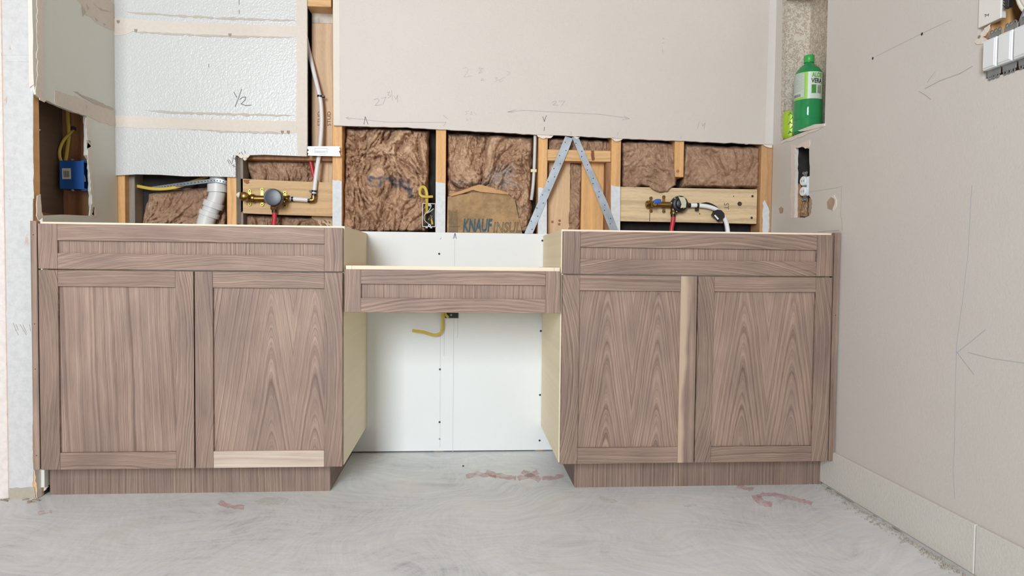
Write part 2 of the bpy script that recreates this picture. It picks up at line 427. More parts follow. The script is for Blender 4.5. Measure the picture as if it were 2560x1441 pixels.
lathe('nail_head', [(.006, 0), (.006, -.003), (0, -.004)], BK(1694, 428, YS), (0, 1, 0), M_STUDD, s7, 10)
s8 = stud(1905, 1927, 330, 590, z=(0, 3.5), mat=softwood('framing_lumber_brown', (196, 150, 104), 'v', .78))
plate('paint_skin', [BK(a, b, YS-.0002) for a, b in rag([(1906, 508), (1911, 500), (1921, 520), (1923, 545), (1920, 590), (1905, 590)], 1, 8, 5)], (0, -.0015, 0), M_WHITEP, s8)
# horizontal blocking and the boards behind it
xa, za = xz(1369, 376, .540); xb, zb_ = xz(1527, 405, .540)
bk = box('blocking', (xa, .540, zb_), (xb, .625, za+.004), M_STUDH, wb, .0015)
bmx = NB(); aplate(bmx, [BK(a, b, .5398) for a, b in rag([(1477, 377), (1485, 376), (1486, 401), (1480, 402)], .8, 5, 2)], (0, -.001, 0)); fin(bmx, 'burn_mark', plain('resin_stain', (126, 74, 44), .7), bk)
box('inner_board', (BK(1370, 500, .600).x, .600, 0), (BK(1425, 500, .600).x, .618, BK(1400, 395, .6).z), M_PLY, wb)
box('inner_board', (BK(1453, 500, .590).x, .590, 0), (BK(1509, 500, .590).x, .618, BK(1480, 395, .59).z), softwood('inner_board_orange', (224, 172, 112), 'v', .84, freq=45), wb)
for (a, b) in ((1381, 555), (1399, 552), (1398, 561)):
    lathe('knot', [(.0055, 0), (.0055, -.0012), (.003, -.0014), (0, -.0008)], BK(a, b, .600), (0, 1, 0), plain('knot_brown', (160, 100, 62), .7), wb, 10)
stud(1516, 1528, 400, 580, mat=M_STUDD, Y=.552, depth=.08, z=(0, BK(1500, 400, .55).z))
# slot in the wall beside the pipe: boards behind, block on top
sb = box('slot_board', (BK(779, 200, .602).x, .602, .88), (BK(832, 200, .602).x, .62, BK(800, 58, .602).z), softwood('slot_board_tan', (206, 172, 138), 'v', .84, freq=35), wb)
box('slot_board', (BK(779, 30, .606).x, .606, BK(800, 58, .606).z), (BK(832, 30, .606).x, .62, 2.0), plain('whitewashed_board', (196, 186, 172), .8, var=.2, scale=30), wb)
xa, za = xz(766, 15, .531); xb, _ = xz(828, 15, .531)
box('blocking', (xa, .531, za), (xb, .62, za+.04), M_STUDH, wb, .002)
box('blocking', (xa, .5395, za+.041), (xb, .62, za+.08), M_STUDH, wb, .002)
for (x0, x1) in ((794, 802), (818, 827)):
    def fn(u, v, w, x0=x0, x1=x1): return BK(x0+(x1-x0)*(1-v), 315-u*36, .6016)+Vector((0, -w*.0006, 0))
    lettering('stamped_lettering', 'STUD', fn, plain('stamp_ink', (120, 92, 72), .8, var=0), sb, offset=.01)
# backing boards that carry the valves
def boardq(name, q, Y, th, mat):
    return plate(name, [BK(a, b, Y) for a, b in q], (0, th, 0), mat, wb)
bl = boardq('backing_board', [(600, 447), (700, 452), (833, 457), (831, 541), (700, 537), (601, 533)], .553, .038, M_BOARDL)
plate('knot', [BK(a, b, .5528) for a, b in rag([(609, 449), (626, 450), (624, 458), (616, 460), (610, 455)], .8, 4, 8)], (0, -.0008, 0), plain('knot_red', (150, 92, 62), .7), bl)
br = boardq('backing_board', [(1551, 467), (1720, 471), (1893, 474), (1891, 560), (1720, 556), (1548, 553)], .553, .038, M_BOARDR)
for (a, b, r) in ((1881, 491, .005), (1879, 545, .005), (1849, 510, .0095), (1749, 535, .0025), (1834, 491, .0022)):
    lathe('screw', [(r, 0), (r, -.001), (r*.7, -.0016), (r*.45, -.0004), (0, -.0004)], BK(a, b, .553), (0, 1, 0), plain('rusty_screw', (74, 60, 50), .6, .3), br, 12)
ink('saw_cut', [[(1624.5, 533), (1624, 553)]], lambda a, b: BK(a, b, .553), 1.6, OB, M_SCREW, br)
def fn(u, v, w): return BK(1810+12*v, 508+16*u, .5527)+Vector((0, -w*.0006, 0))
lettering('stamped_lettering', 'ST', fn, plain('stamp_ink_dark', (96, 78, 64), .8, var=0), br, offset=.0)
# ------------------------------------------------------------------ gypsum boards on the back wall
ZT = 3.5
def topz(x): return Vector((x, YB, ZT))
edge = rag([(1936, 362), (1905, 361), (1800, 357), (1640, 350), (1500, 344), (1350, 337), (1200, 329), (1060, 321), (960, 317), (870, 315), (834, 314)], .5, 14, 3, skip=(10,))
tr = BK(1940, 0); x_r = 1.2557
p = [BK(a, b) for a, b in edge]; p[0] = Vector((x_r, YB, p[0].z))
xl = BK(832, 150).x
p = p + [Vector((xl, YB, ZT)), Vector((x_r, YB, ZT))]
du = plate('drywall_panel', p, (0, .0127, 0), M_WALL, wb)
# paper-taped edge bead left and right of that panel
for (a, b) in ((834, 850),):
    plate('edge_bead', [BK(a, 312), BK(b, 312), BK(b-2, -60), BK(a-2, -60)], (0, -.0008, 0), drywall('edge_bead_compound', (222, 212, 202), .2, 90, .8, .03), du)
plate('edge_bead', [BK(1912, 358), BK(1931, 360), BK(1945, -60), BK(1926, -60)], (0, -.0006, 0), M_WALLR, du)
# torn gypsum edges hanging where the studs pass
for i, q in enumerate(([(1341, 336), (1384, 339), (1378, 345), (1360, 347), (1345, 342)], [(1527, 345), (1558, 346), (1550, 352), (1538, 354)], [(1432, 341), (1450, 343), (1442, 348)], [(1906, 360), (1932, 361), (1930, 370), (1916, 367)], [(1835, 356), (1875, 358), (1870, 361)])):
    plate('torn_edge', [BK(a, b, YB+.004) for a, b in rag(q, .8, 5, 30+i)], (0, .006, 0), M_GYP, du)
# old orange-peel panel on the left with its cut-outs
lower = [(289, 439), (340, 436), (400, 437), (460, 441), (520, 441), (589, 443), (589, 389), (660, 387), (766, 391), (768, 366)]
p = [BK(a, b) for a, b in lower]; p[0] = Vector((XL-.002, YB, p[0].z))
xr = BK(767, 150).x
dl = plate('drywall_panel', p + [Vector((xr, YB, ZT)), Vector((XL-.002, YB, ZT))], (0, .0127, 0), M_ORANGE, wb)
def band(par, pts, fn, vec, amp, seed, mat=M_TAPE, skip=()):
    return plate('compound_band', [fn(a, b) for a, b in rag(pts, amp, 9, seed, skip)], vec, mat, par)
band(dl, [(284, 46), (420, 53), (600, 61), (742, 66), (766, 71), (762, 96), (740, 92), (620, 90), (480, 86), (400, 81), (330, 79), (300, 89), (284, 88)], BK, (0, -.0012, 0), 1.0, 11)
band(dl, [(288, 289), (420, 294), (600, 301), (742, 303), (742, 331), (600, 329), (430, 323), (290, 318)], BK, (0, -.0012, 0), 1.0, 12)
band(dl, [(742, -80), (767, -80), (767, 391), (744, 388), (741, 300), (742, 96), (741, 50)], BK, (0, -.0009, 0), .6, 13)
for i, q in enumerate(([(318, 30), (400, 34), (520, 42), (640, 46), (735, 50), (742, 53), (700, 53), (560, 49), (420, 40), (340, 35)], [(362, 276), (440, 279), (560, 283), (640, 285), (738, 289), (700, 291), (560, 288), (420, 284)],
                      [(330, 79), (400, 82), (500, 87), (620, 91), (735, 93), (620, 95), (480, 90), (380, 85)], [(440, 322), (600, 329), (735, 332), (690, 336), (560, 331)])):
    plate('scraped_compound', [BK(a, b) for a, b in rag(q, 1.1, 8, 40+i)], (0, -.0016, 0), M_TAPED, dl)
for i, (a, b) in enumerate(((575, 88), (706, 331), (721, 331), (340, 77), (296, 55))):
    plate('gouge', [BK(a+s*4, b+t*4) for s, t in ((-1, -1), (1, -1), (.9, .3), (.1, 1.2), (-.8, .4))], (0, -.0019, 0), plain('gouge_brown', (158, 142, 126), .9), dl)
# grey cut faces of the notch in the old panel
plate('notch_reveal', [BK(590, 390, .537), BK(606, 391, .56), BK(608, 560, .56), BK(592, 560, .537)], (.001, .002, 0), M_GREYW, wb)
for i, q in enumerate(([(590, 386), (625, 388), (620, 394), (604, 396)], [(606, 397), (618, 396), (612, 402)])):
    plate('torn_edge', [BK(a, b, YB-.001) for a, b in rag(q, 1, 4, 60+i)], (0, .006, 0), M_GYP, dl)
box('blocking', (BK(606, 400, .56).x, .560, BK(700, 400, .56).z), (BK(832, 400, .56).x, .63, BK(700, 386, .56).z), M_STUDD, wb, .002)
box('inner_board', (BK(802, 430, .60).x, .600, BK(800, 462, .6).z), (BK(822, 430, .60).x, .62, BK(800, 405, .6).z), M_PLY, wb)
# new lower board in the knee space, screwed on
dn = box('drywall_panel', (-1.30, YB, .006), (1.24, YB+.0127, BK(1140, 582).z), M_BOARD, wb, .0008)
for (a, b) in ((1098, 635), (1356, 602), (1352, 828), (1350, 988), (1349, 1102), (1100, 924), (1099, 1056)):
    lathe('screw', [(.0042, 0), (.0042, -.0006), (.003, -.0012), (.0018, -.0003), (0, -.0003)], BK(a, b), (0, 1, 0), M_SCREW, dn, 12)
for (a, b) in ((1101, 596), (1099, 1098)):
    lathe('screw', [(.0036, 0), (.0036, -.0005), (.0024, -.0008), (0, -.0003)], BK(a, b), (0, 1, 0), M_STEELD, dn, 12)
ink('pencil_guide_line', [[(1137, 600), (1136, 665)], [(1135, 781), (1132, 1130)], [(1101, 800), (1100, 1120)], [(1111, 800), (1110, 890)], [(1145, 796), (1144, 845)]], BK, .9, OB, plain('faint_guide_line', (198, 200, 200), .8, var=0), dn)
ink('pencil_arrow', [[(1138, 570+14), (1137, 596)], [(1137, 584), (1133, 597)], [(1138, 584), (1141, 597)]], BK, 1.2, OB, M_PENCILD, dn)
# ------------------------------------------------------------------ pencil writing on the boards
ink('pencil_writing', [[(585, 231), (592, 244)], [(604, 223), (596, 247), (588, 267)], [(599, 249), (607, 243), (615, 243), (613, 250), (603, 260), (614, 264), (628, 263)]], BK, 1.6, OB, M_PENCILD, dl)
ink('pencil_writing', [[(569, 401), (574, 410)], [(572, 399), (580, 411)], [(584, 388), (581, 408)], [(583, 395), (588, 399), (588, 393), (589, 404)], [(580, 415), (585, 412), (584, 417), (589, 417)], [(597, 386), (600, 382)], [(603, 380), (607, 386)], [(611, 377), (614, 384)]], BK, 1.2, OB, M_PENCILD, dl)
ink('pencil_writing', [[(520, 318), (523, 325)], [(524, 315), (527, 323)], [(530, 296), (526, 304), (531, 308), (530, 296)], [(532, 304), (529, 316), (534, 318)], [(536, 309), (533, 320)], [(529, 325), (529, 331)]], BK, 1.0, OB, M_PENCIL, dl)
ink('pencil_writing', [[(480, 205), (484, 215)], [(488, 196), (493, 214), (497, 208)], [(502, 160), (504, 180)], [(512, 164), (505, 190)], [(518, 160), (522, 168), (522, 160), (522, 174)], [(470, 232), (520, 232)]], BK, .9, OB, plain('faint_mark_on_white', (206, 208, 206), .8, var=0), dl)
ink('pencil_writing', [[(598, 0), (598, 12)], [(598, 25), (598, 34)], [(591, 62), (592, 64)], [(588, 68), (589, 70)]], BK, 1.2, OB, M_PENCILD, dl)
ink('pencil_writing', [[(722, 87), (756, 66)], [(730, 328), (742, 316)]], BK, 1.1, OB, M_PENCIL, dl)
ink('pencil_writing', [[(935, 250), (944, 246), (948, 252), (938, 264), (954, 262)], [(954, 246), (965, 243), (957, 261)], [(968, 231), (974, 230), (970, 237), (977, 240), (970, 246)], [(979, 226), (981, 251)], [(985, 240), (990, 248), (994, 238), (994, 256)]], BK, 1.1, OB, M_PENCIL, du)
ink('pencil_writing', [[(1157, 172), (1165, 168), (1172, 175), (1160, 192), (1180, 190)], [(1209, 171), (1196, 170), (1206, 180), (1198, 183), (1204, 171), (1209, 177)], [(1206, 196), (1203, 201), (1209, 201), (1206, 196)], [(1213, 203), (1214, 197)], [(1236, 194), (1243, 194), (1239, 198), (1244, 201), (1236, 205)], [(1262, 193), (1248, 200), (1250, 205), (1258, 201)], [(1267, 178), (1276, 183), (1267, 189)]], BK, 1.0, OB, M_PENCILF, du)
ink('pencil_writing', [[(1380, 256), (1388, 252), (1391, 256), (1382, 263), (1395, 263)], [(1398, 253), (1412, 253), (1403, 266)]], BK, 1.1, OB, M_PENCIL, du)
ink('pencil_arrow', [[(1270, 280), (1310, 276), (1400, 281), (1500, 286), (1572, 296)], [(1288, 275), (1270, 280), (1284, 282)], [(1560, 291), (1573, 297), (1556, 300)]], BK, 1.1, OB, M_PENCIL, du)
ink('pencil_arrow', [[(866, 295), (900, 298), (960, 305), (1030, 306), (1115, 306)], [(876, 300), (866, 295), (872, 292)], [(1107, 288), (1119, 297)], [(1115, 306), (1109, 315)]], BK, 1.0, OB, M_PENCIL, du)
ink('pencil_writing', [[(1172, 278), (1164, 279), (1168, 284), (1163, 287)], [(1178, 279), (1176, 287), (1181, 286), (1178, 279)], [(1184, 280), (1190, 287)], [(1166, 296), (1168, 301), (1172, 298)], [(1176, 296), (1178, 301)]], BK, .9, OB, M_PENCILF, du)
ink('pencil_arrow', [[(910, 311), (913, 292), (920, 311)]], BK, 1.3, OB, M_PENCILD, du)
ink('pencil_arrow', [[(1357, 292), (1361, 304), (1366, 289)], [(1361, 318), (1360, 327)]], BK, 1.3, OB, M_PENCILD, du)
ink('pencil_writing', [[(1428, 329), (1427, 337)], [(1545, 331), (1544, 339)], [(1703, 341), (1702, 347)]], BK, 1.1, OB, M_PENCIL, du)
ink('pencil_writing', [[(1748, 306), (1744, 321)], [(1755, 309), (1757, 316), (1763, 307), (1760, 322)]], BK, 1.1, OB, M_PENCIL, du)
ink('pencil_writing', [[(1657, 95), (1660, 98)], [(1656, 108), (1659, 106)], [(1656, 124), (1657, 131)]], BK, 1.1, OB, M_PENCIL, du)
# ------------------------------------------------------------------ left return wall (end stud, open cavity, torn board)
hole = [(96, 245), (140, 263), (180, 280), (216, 292), (219, 350), (219, 390), (227, 400), (230, 470), (232, 520), (230, 538), (160, 536), (104, 538)]
Yf = LF(96, 300).y
holeL = [LF(a, b) for a, b in rag(hole, .7, 12, 21)]
for q in holeL: q.y = max(q.y, Yf)
ztop = ZT
out = [Vector((XL, .030, ztop)), Vector((XL, .030, LF(92, 236).z)), Vector((XL, .045, LF(94, 243).z))] + [LF(a, b) for a, b in hole[:4]]
# the board is an L-shaped sheet: above the opening, behind it, and a low strip under it
up_ = [Vector((XL, .034, ZT)), Vector((XL, .034, 1.30)), Vector((XL, .044, 1.272))] + [LF(a, b) for a, b in rag([(100, 244), (140, 262), (180, 279), (217, 291)], .5, 8, 4, skip=(3,))]
right_ = [LF(a, b) for a, b in rag([(217, 291), (219, 350), (218, 388), (226, 400), (229, 470), (232, 520), (230, 540)], .8, 10, 6, skip=(6,))]
low_ = [LF(a, b) for a, b in ((160, 537), (107, 540))]
sheet = up_ + right_[1:] + low_ + [Vector((XL, .060, .03)), Vector((XL, YB+.012, .03)), Vector((XL, YB+.012, ZT))]
wl = plate('wall_left', sheet, (-.0127, 0, 0), M_RETURN); tag(wl, kind='structure')
XS = XL-.0127
XE = XS-.084
es = box('end_stud', (XE, .042, 0), (XS, .080, ZT), [M_STUD], wl, .001)
# white paint on the stud's face, ragged at both edges, with fine board joints
cz = lambda y: BK(50, y, .042).z
YC = .042
plate('paint_skin', [BK(q_[0], q_[1], YC-.0001) for q_ in ((4, -90), (84, -90), (82, 1240), (24, 1240))], (0, -.0009, 0), M_COLUMN, es)
for i, (y0, y1) in enumerate(((-90, 138), (140, 155), (157, 497), (500, 646), (648, 977), (979, 1015), (1017, 1222))):
    q = rag([(5.5+.0152*(y0+30), y0), (83.5 if y1 < 480 else 80+.003*y0, y0), (84 if y1 < 480 else 80+.003*y1+ (4 if y1 < 500 else 0), y1), (5.5+.0152*(y1+30), y1)], .7, 11, 70+i, skip=(0, 2))
    plate('paint_skin', [BK(a, b, YC-.0002) for a, b in q], (0, -.0016, 0), M_COLUMN, es)
plate('torn_edge', [LF(q_[0], q_[1], XS+.0002) for q_ in rag([(84, 1172), (104, 1172), (106, 1238), (92, 1246)], 1.2, 7, 15)], (.0015, 0, 0), M_GYP, es)
ink('scratch', [[(33, 808), (40, 826), (46, 838)], [(40, 812), (46, 826)], [(50, 812), (60, 828), (66, 838)], [(57, 812), (66, 832)], [(74, 812), (76, 828)]], lambda a_, b_: BK(a_, b_, YC-.0020), 1.3, OB, plain('scratch_grey', (168, 162, 152), .8, var=0), es)
box('end_trim', (XE-.09, .046, 0), (XE-.0032, .080, ZT), M_STRIP, wl, .002)
plate('bottom_scuff', [BK(q_[0], q_[1], YC-.0003) for q_ in rag([(23, 1221), (86, 1219), (93, 1252), (23, 1254)], 1, 9, 5, skip=(2, 3))], (0, -.002, 0), drywall('dirty_compound', (176, 166, 150), .4, 70, .9, .12), es)
box('cavity_back', (XS-.115, .081, 0), (XS-.104, .64, ZT), M_CAV, wl)
yi = .385
ist = box('inner_stud', (XS-.1035, yi, 0), (XS, yi+.038, ZT), M_STUDD, wl, .0015)
box('cavity_sill', (XS-.1035, .081, .86), (XS, yi-.001, LF(160, 537).z-.012), M_STUDD, wl, .001)
plate('wood_splinter', [Vector((XS-.03, .10, .915)), Vector((XS-.028, .20, .912)), Vector((XS-.03, .30, .902)), Vector((XS-.03, .10, .898))], (.006, 0, 0), M_STUDD, wl)
lathe('drilled_hole', [(.011, 0), (.011, -.001), (0, -.001)], Vector((BK(183, 323, yi).x, yi, BK(183, 323, yi).z)), (0, 1, 0), M_SCREW, ist, 14)
plate('torn_edge', [Vector((XL-.0130, .0335, z_)) for z_ in (1.29, 3.4)] + [Vector((XL+.0004+.001*math.sin(z_*40), .0335, z_)) for z_ in [3.4-i_*.05 for i_ in range(43)]], (0, -.0012, 0), M_GYP, wl)
# torn paper edges around the opening and down the sheet's front edge
for i, q in enumerate(([(88, 236), (92, 180), (91, 60), (92, -70), (106, -70), (105, 100), (108, 160), (106, 235), (99, 246)], [(214, 294), (222, 292), (227, 390), (231, 470), (236, 540), (229, 543), (226, 470), (219, 398)], [(98, 244), (118, 246), (110, 256), (98, 250)], [(226, 516), (240, 520), (242, 540), (230, 545), (224, 538)],
                       [(92, 490), (100, 486), (103, 530), (108, 542), (96, 552), (90, 540)], [(214, 350), (230, 352), (228, 366), (216, 372)])):
    plate('torn_edge', [LF(a, b) for a, b in rag(q, 1.0, 9, 80+i)], (.0018, 0, 0), M_GYP, wl)
band(wl, [(136, 226), (150, 229), (283, 273), (285, 315), (250, 307), (225, 293), (137, 262)], LF, (.0012, 0, 0), 1.0, 91)
band(wl, [(178, -30), (250, -30), (284, 10), (284, 76), (240, 58), (200, 20)], LF, (.0012, 0, 0), 1.5, 92)
for i, q in enumerate(([(184, 229), (230, 247), (284, 272), (282, 276), (230, 258)], [(203, 10), (214, 30), (206, 42), (202, 22)], [(214, 8), (222, 20), (218, 26)], [(236, 44), (244, 50), (240, 54)], [(213, 260), (217, 268), (213, 274)], [(256, 56), (264, 62), (258, 64)], [(232, 8), (256, 24), (276, 30), (250, 26)])):
    plate('scraped_compound', [LF(a, b) for a, b in rag(q, .9, 7, 95+i)], (.0018, 0, 0), M_TAPED, wl)
# ------------------------------------------------------------------ right wall with niche, outlet hole and wiring cut-out
YN0, YN1, ZN0, ZN1 = .129, .462, 1.266, 1.822
hN = [Vector((XW, YN0, ZN0)), Vector((XW, YN1, ZN0)), Vector((XW, YN1, ZN1)), Vector((XW, YN0, ZN1))]
hO = [RT(a, b) for a, b in rag([(1988, 369), (2000, 366), (2023, 372), (2024, 440), (2023, 490), (2029, 500), (2029, 520), (2023, 540), (2010, 545), (1986, 544), (1987, 450)], .5, 9, 31)]
hE = [RT(a, b) for a, b in [(2440, 108), (2447, 71), (2502, 44), (2502, -80), (2760, -130), (2760, 100), (2640, 150), (2459, 199), (2459, 110)]]
outer = [Vector((XW, YB, 0)), Vector((XW, -4.8, 0)), Vector((XW, -4.8, ZT)), Vector((XW, YB, ZT))]
wr = plate('wall_right', outer, (.0127, 0, 0), M_WALLR, None, [hN, hO, hE]); tag(wr, kind='structure')
M_NICHE = None
n_ = NT('knockdown_niche_plaster'); g_ = n_.geo()
v_ = n_.noise(g_, 75, 3, .6, dist=1.2)
n_.col(n_.ramp(v_, [(.40, s2l((214, 204, 190))), (.50, s2l((208, 196, 180))), (.54, s2l((158, 140, 122))), (.62, s2l((204, 192, 176)))])); n_.set(Roughness=.8); n_.bump(v_, .5, .003); M_NICHE = n_.m
ND = .112
bm = NB()
abox(bm, (XW+.0127, YN0-.012, ZN0-.012), (XW+ND, YN1+.012, ZN0)); abox(bm, (XW+.0127, YN0-.012, ZN1), (XW+ND, YN1+.012, ZN1+.012))
abox(bm, (XW+.0127, YN1, ZN0), (XW+ND, YN1+.012, ZN1)); abox(bm, (XW+.0127, YN0-.012, ZN0), (XW+ND, YN0, ZN1)); abox(bm, (XW+ND, YN0-.012, ZN0-.012), (XW+ND+.01, YN1+.012, ZN1+.012))
fin(bm, 'niche', M_NICHE, wr)
plate('corner_bead', [RT(a, b) for a, b in rag([(1952, 352), (1958, 350), (1963, 200), (1966, -60), (1958, -60), (1955, 200)], .7, 10, 33)], (-.0012, 0, 0), M_NICHE, wr)
plate('broken_ledge', [RT(a, b) for a, b in rag([(1952, 356), (2060, 312), (2061, 318), (2000, 344), (1953, 360)], .9, 8, 34)], (-.002, 0, 0), M_GYP, wr)
# outlet hole: cavity lining, cut edges
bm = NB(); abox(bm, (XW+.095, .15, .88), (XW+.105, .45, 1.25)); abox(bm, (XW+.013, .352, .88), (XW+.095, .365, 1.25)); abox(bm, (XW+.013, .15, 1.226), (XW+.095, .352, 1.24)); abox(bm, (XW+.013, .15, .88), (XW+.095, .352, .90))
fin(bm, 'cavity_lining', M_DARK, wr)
plate('torn_edge', [RT(a, b) for a, b in rag([(1978, 362), (1988, 364), (1989, 430), (1988, 500), (1986, 545), (1977, 545), (1978, 450)], .9, 8, 35)], (-.0012, 0, 0), M_GYP, wr)
plate('torn_edge', [RT(a, b) for a, b in rag([(1986, 366), (2022, 350), (2025, 352), (2024, 368), (2014, 372), (2008, 366), (1992, 370)], .8, 6, 36)], (-.0015, 0, 0), M_GYP, wr)
plate('bare_gypsum', [RT(a, b) for a, b in rag([(2024, 495), (2030, 500), (2031, 510), (2028, 522), (2028, 532), (2022, 541), (2022, 510)], .7, 6, 37)], (-.0008, 0, 0), M_KRAFTB, wr)
for i, q in enumerate(([(2068, 505), (2078, 494), (2088, 497), (2089, 508), (2083, 528), (2070, 522)], [(1947, 522), (1953, 517), (1959, 522), (1957, 533), (1950, 534)])):
    plate('bare_gypsum', [RT(a, b) for a, b in rag(q, .7, 5, 38+i)], (-.0008, 0, 0), M_KRAFTB, wr)
plate('torn_edge', [RT(a, b) for a, b in rag([(2076, 492), (2086, 488), (2092, 500), (2090, 520), (2084, 529), (2082, 524), (2088, 508), (2087, 498)], .7, 5, 41)], (-.0016, 0, 0), M_GYP, wr)
ink('pencil_line', [[(2024, 480), (2090, 470), (2106, 466)], [(2104, 470), (2102, 545)]], RT, .9, OR, M_PENCILF, wr)
ink('board_joint', [[(2046, 580), (2098, 576)], [(2104, 545), (2106, 576)]], RT, 1.6, OR, M_TAPED, wr)
# drill holes and pencil marks
for (a, b, r) in ((2305, 85, .0042), (2182, 146, .0042)):
    lathe('drilled_hole', [(r, 0), (r, -.0006), (0, -.0006)], RT(a, b), (1, 0, 0), M_SCREW, wr, 12)
ink('pencil_line', [[(2190, 141), (2300, 86), (2378, 49)]], RT, .9, OR, M_PENCILF, wr)
ink('pencil_arrow', [[(2312, 222), (2350, 202), (2400, 184), (2431, 166)], [(2298, 229), (2314, 238), (2327, 249)]], RT, 1.3, OR, M_PENCIL, wr)
ink('pencil_arrow', [[(2337, 180), (2318, 206)]], RT, 1.0, OR, M_PENCILF, wr)
ink('pencil_line', [[(2430, 464), (2420, 640), (2406, 760), (2392, 860), (2388, 1000), (2386, 1130), (2383, 1170), (2387, 1247)]], RT, .8, OR, M_PENB, wr)
ink('pencil_arrow', [[(2464, 825), (2393, 882), (2435, 937)], [(2421, 882), (2480, 897), (2570, 910)]], RT, 1.3, OR, M_PENB, wr)
# baseboard in two lengths, filled joint between them
ZB0, ZB1, YJ = .010, .134, -.634
M_BASE = drywall('plastered_base_trim', (214, 210, 202), .3, 110, .7, .05)
b0 = box('baseboard_right', (XW-.010, YJ+.0012, ZB0), (XW, YB-.002, ZB1), M_BASE, None, .002); tag(b0, kind='structure')
b1 = box('baseboard_right', (XW-.010, -4.79, ZB0), (XW, YJ-.0012, ZB1), M_BASE, None, .002); tag(b1, kind='structure')
rnd = random.Random(5); bm = NB()
for i in range(420):
    t = rnd.random()**.8; y = .12-t*.95; x = XW-.012-abs(rnd.gauss(0, .016)); s = rnd.uniform(.0012, .0036)
    m = bmesh.ops.create_icosphere(bm, subdivisions=1, radius=s, matrix=Matrix.Translation((x, y, s*.5)))
    for v in m['verts']: v.co += Vector((rnd.uniform(-s, s), rnd.uniform(-s, s), rnd.uniform(-s, s)))*.3
o = fin(bm, 'grit', plain('sandy_grit', (176, 168, 154), .9, var=.15)); tag(o, 'sandy grit lying along the foot of the right wall', 'grit', kind='stuff')
plate('expansion_gap', [FL(a, b, .0004) for a, b in rag([(2066, 1222), (2110, 1245), (2200, 1298), (2330, 1375), (2420, 1430), (2460, 1441), (2400, 1400), (2250, 1310), (2130, 1238), (2075, 1212)], 2.0, 14, 44)], (0, 0, .0003), plain('rough_gap_concrete', (164, 160, 152), .95, var=.2, scale=150), floor)
# red layout paint and trowel marks on the floor
def decal(name, rgb, lo, scale):
    n = NT(name); f = n.noise(n.geo(), scale, 5, .7); tr = n.n('ShaderNodeBsdfTransparent'); mx = n.n('ShaderNodeMixShader')
    n.col(s2l(rgb)); n.set(Roughness=.8); n.l(n.ramp(f, [(lo, (0, 0, 0)), (lo+.35, (.5, .5, .5))]), mx.inputs[0]); n.l(tr.outputs[0], mx.inputs[1]); n.l(n.b.outputs[0], mx.inputs[2]); n.l(mx.outputs[0], n.o.inputs[0]); return n.m
M_REDP = decal('worn_red_spray_paint', (230, 192, 192), .32, 30)
def stroke(pts, w):
    L = []; R_ = []
    for i, p in enumerate(pts):
        a = pts[max(i-1, 0)]; b = pts[min(i+1, len(pts)-1)]; d = math.hypot(b[0]-a[0], b[1]-a[1]) or 1
        nx, ny = -(b[1]-a[1])/d*w, (b[0]-a[0])/d*w*.6
        L.append((p[0]+nx, p[1]+ny)); R_.append((p[0]-nx, p[1]-ny))
    return L+R_[::-1]
for i, (s, w) in enumerate((([(1890, 1236), (1893, 1246), (1905, 1258), (1930, 1262)], 9), ([(1892, 1241), (1920, 1237), (1950, 1240), (1985, 1248), (2030, 1260)], 6), ([(1842, 1217), (1862, 1221), (1884, 1224)], 6),
                            ([(1165, 1192), (1200, 1186), (1240, 1192)], 6), ([(1215, 1180), (1240, 1190), (1290, 1196)], 7), ([(1295, 1198), (1320, 1190), (1345, 1180)], 8), ([(1305, 1180), (1325, 1190), (1350, 1202)], 7), ([(1355, 1197), (1380, 1195), (1410, 1190)], 6),
                            ([(548, 1255), (570, 1266), (610, 1270)], 7), ([(95, 1284), (130, 1281)], 5))):
    plate('paint_mark', [FL(a, b, .0002) for a, b in rag(stroke(s, w*1.35), 1.6, 7, i+300)], (0, 0, .0002), M_REDP, floor)
M_PALE = decal('dried_compound_smear', (236, 233, 226), .34, 60)
for i, q in enumerate(([(635, 1253), (660, 1243), (700, 1242), (722, 1248), (712, 1260), (670, 1266), (640, 1262)], [(1496, 1237), (1525, 1248), (1548, 1256), (1520, 1259), (1500, 1250)], [(1706, 1262), (1740, 1261), (1742, 1268), (1712, 1269)])):
    bmx = NB(); pts = [FL(a, b, .0003) for a, b in rag(q, 1.5, 8, 50+i)]; aplate(bmx, pts, (0, 0, .0008)); fin(bmx, 'compound_smear', M_PALE, floor)
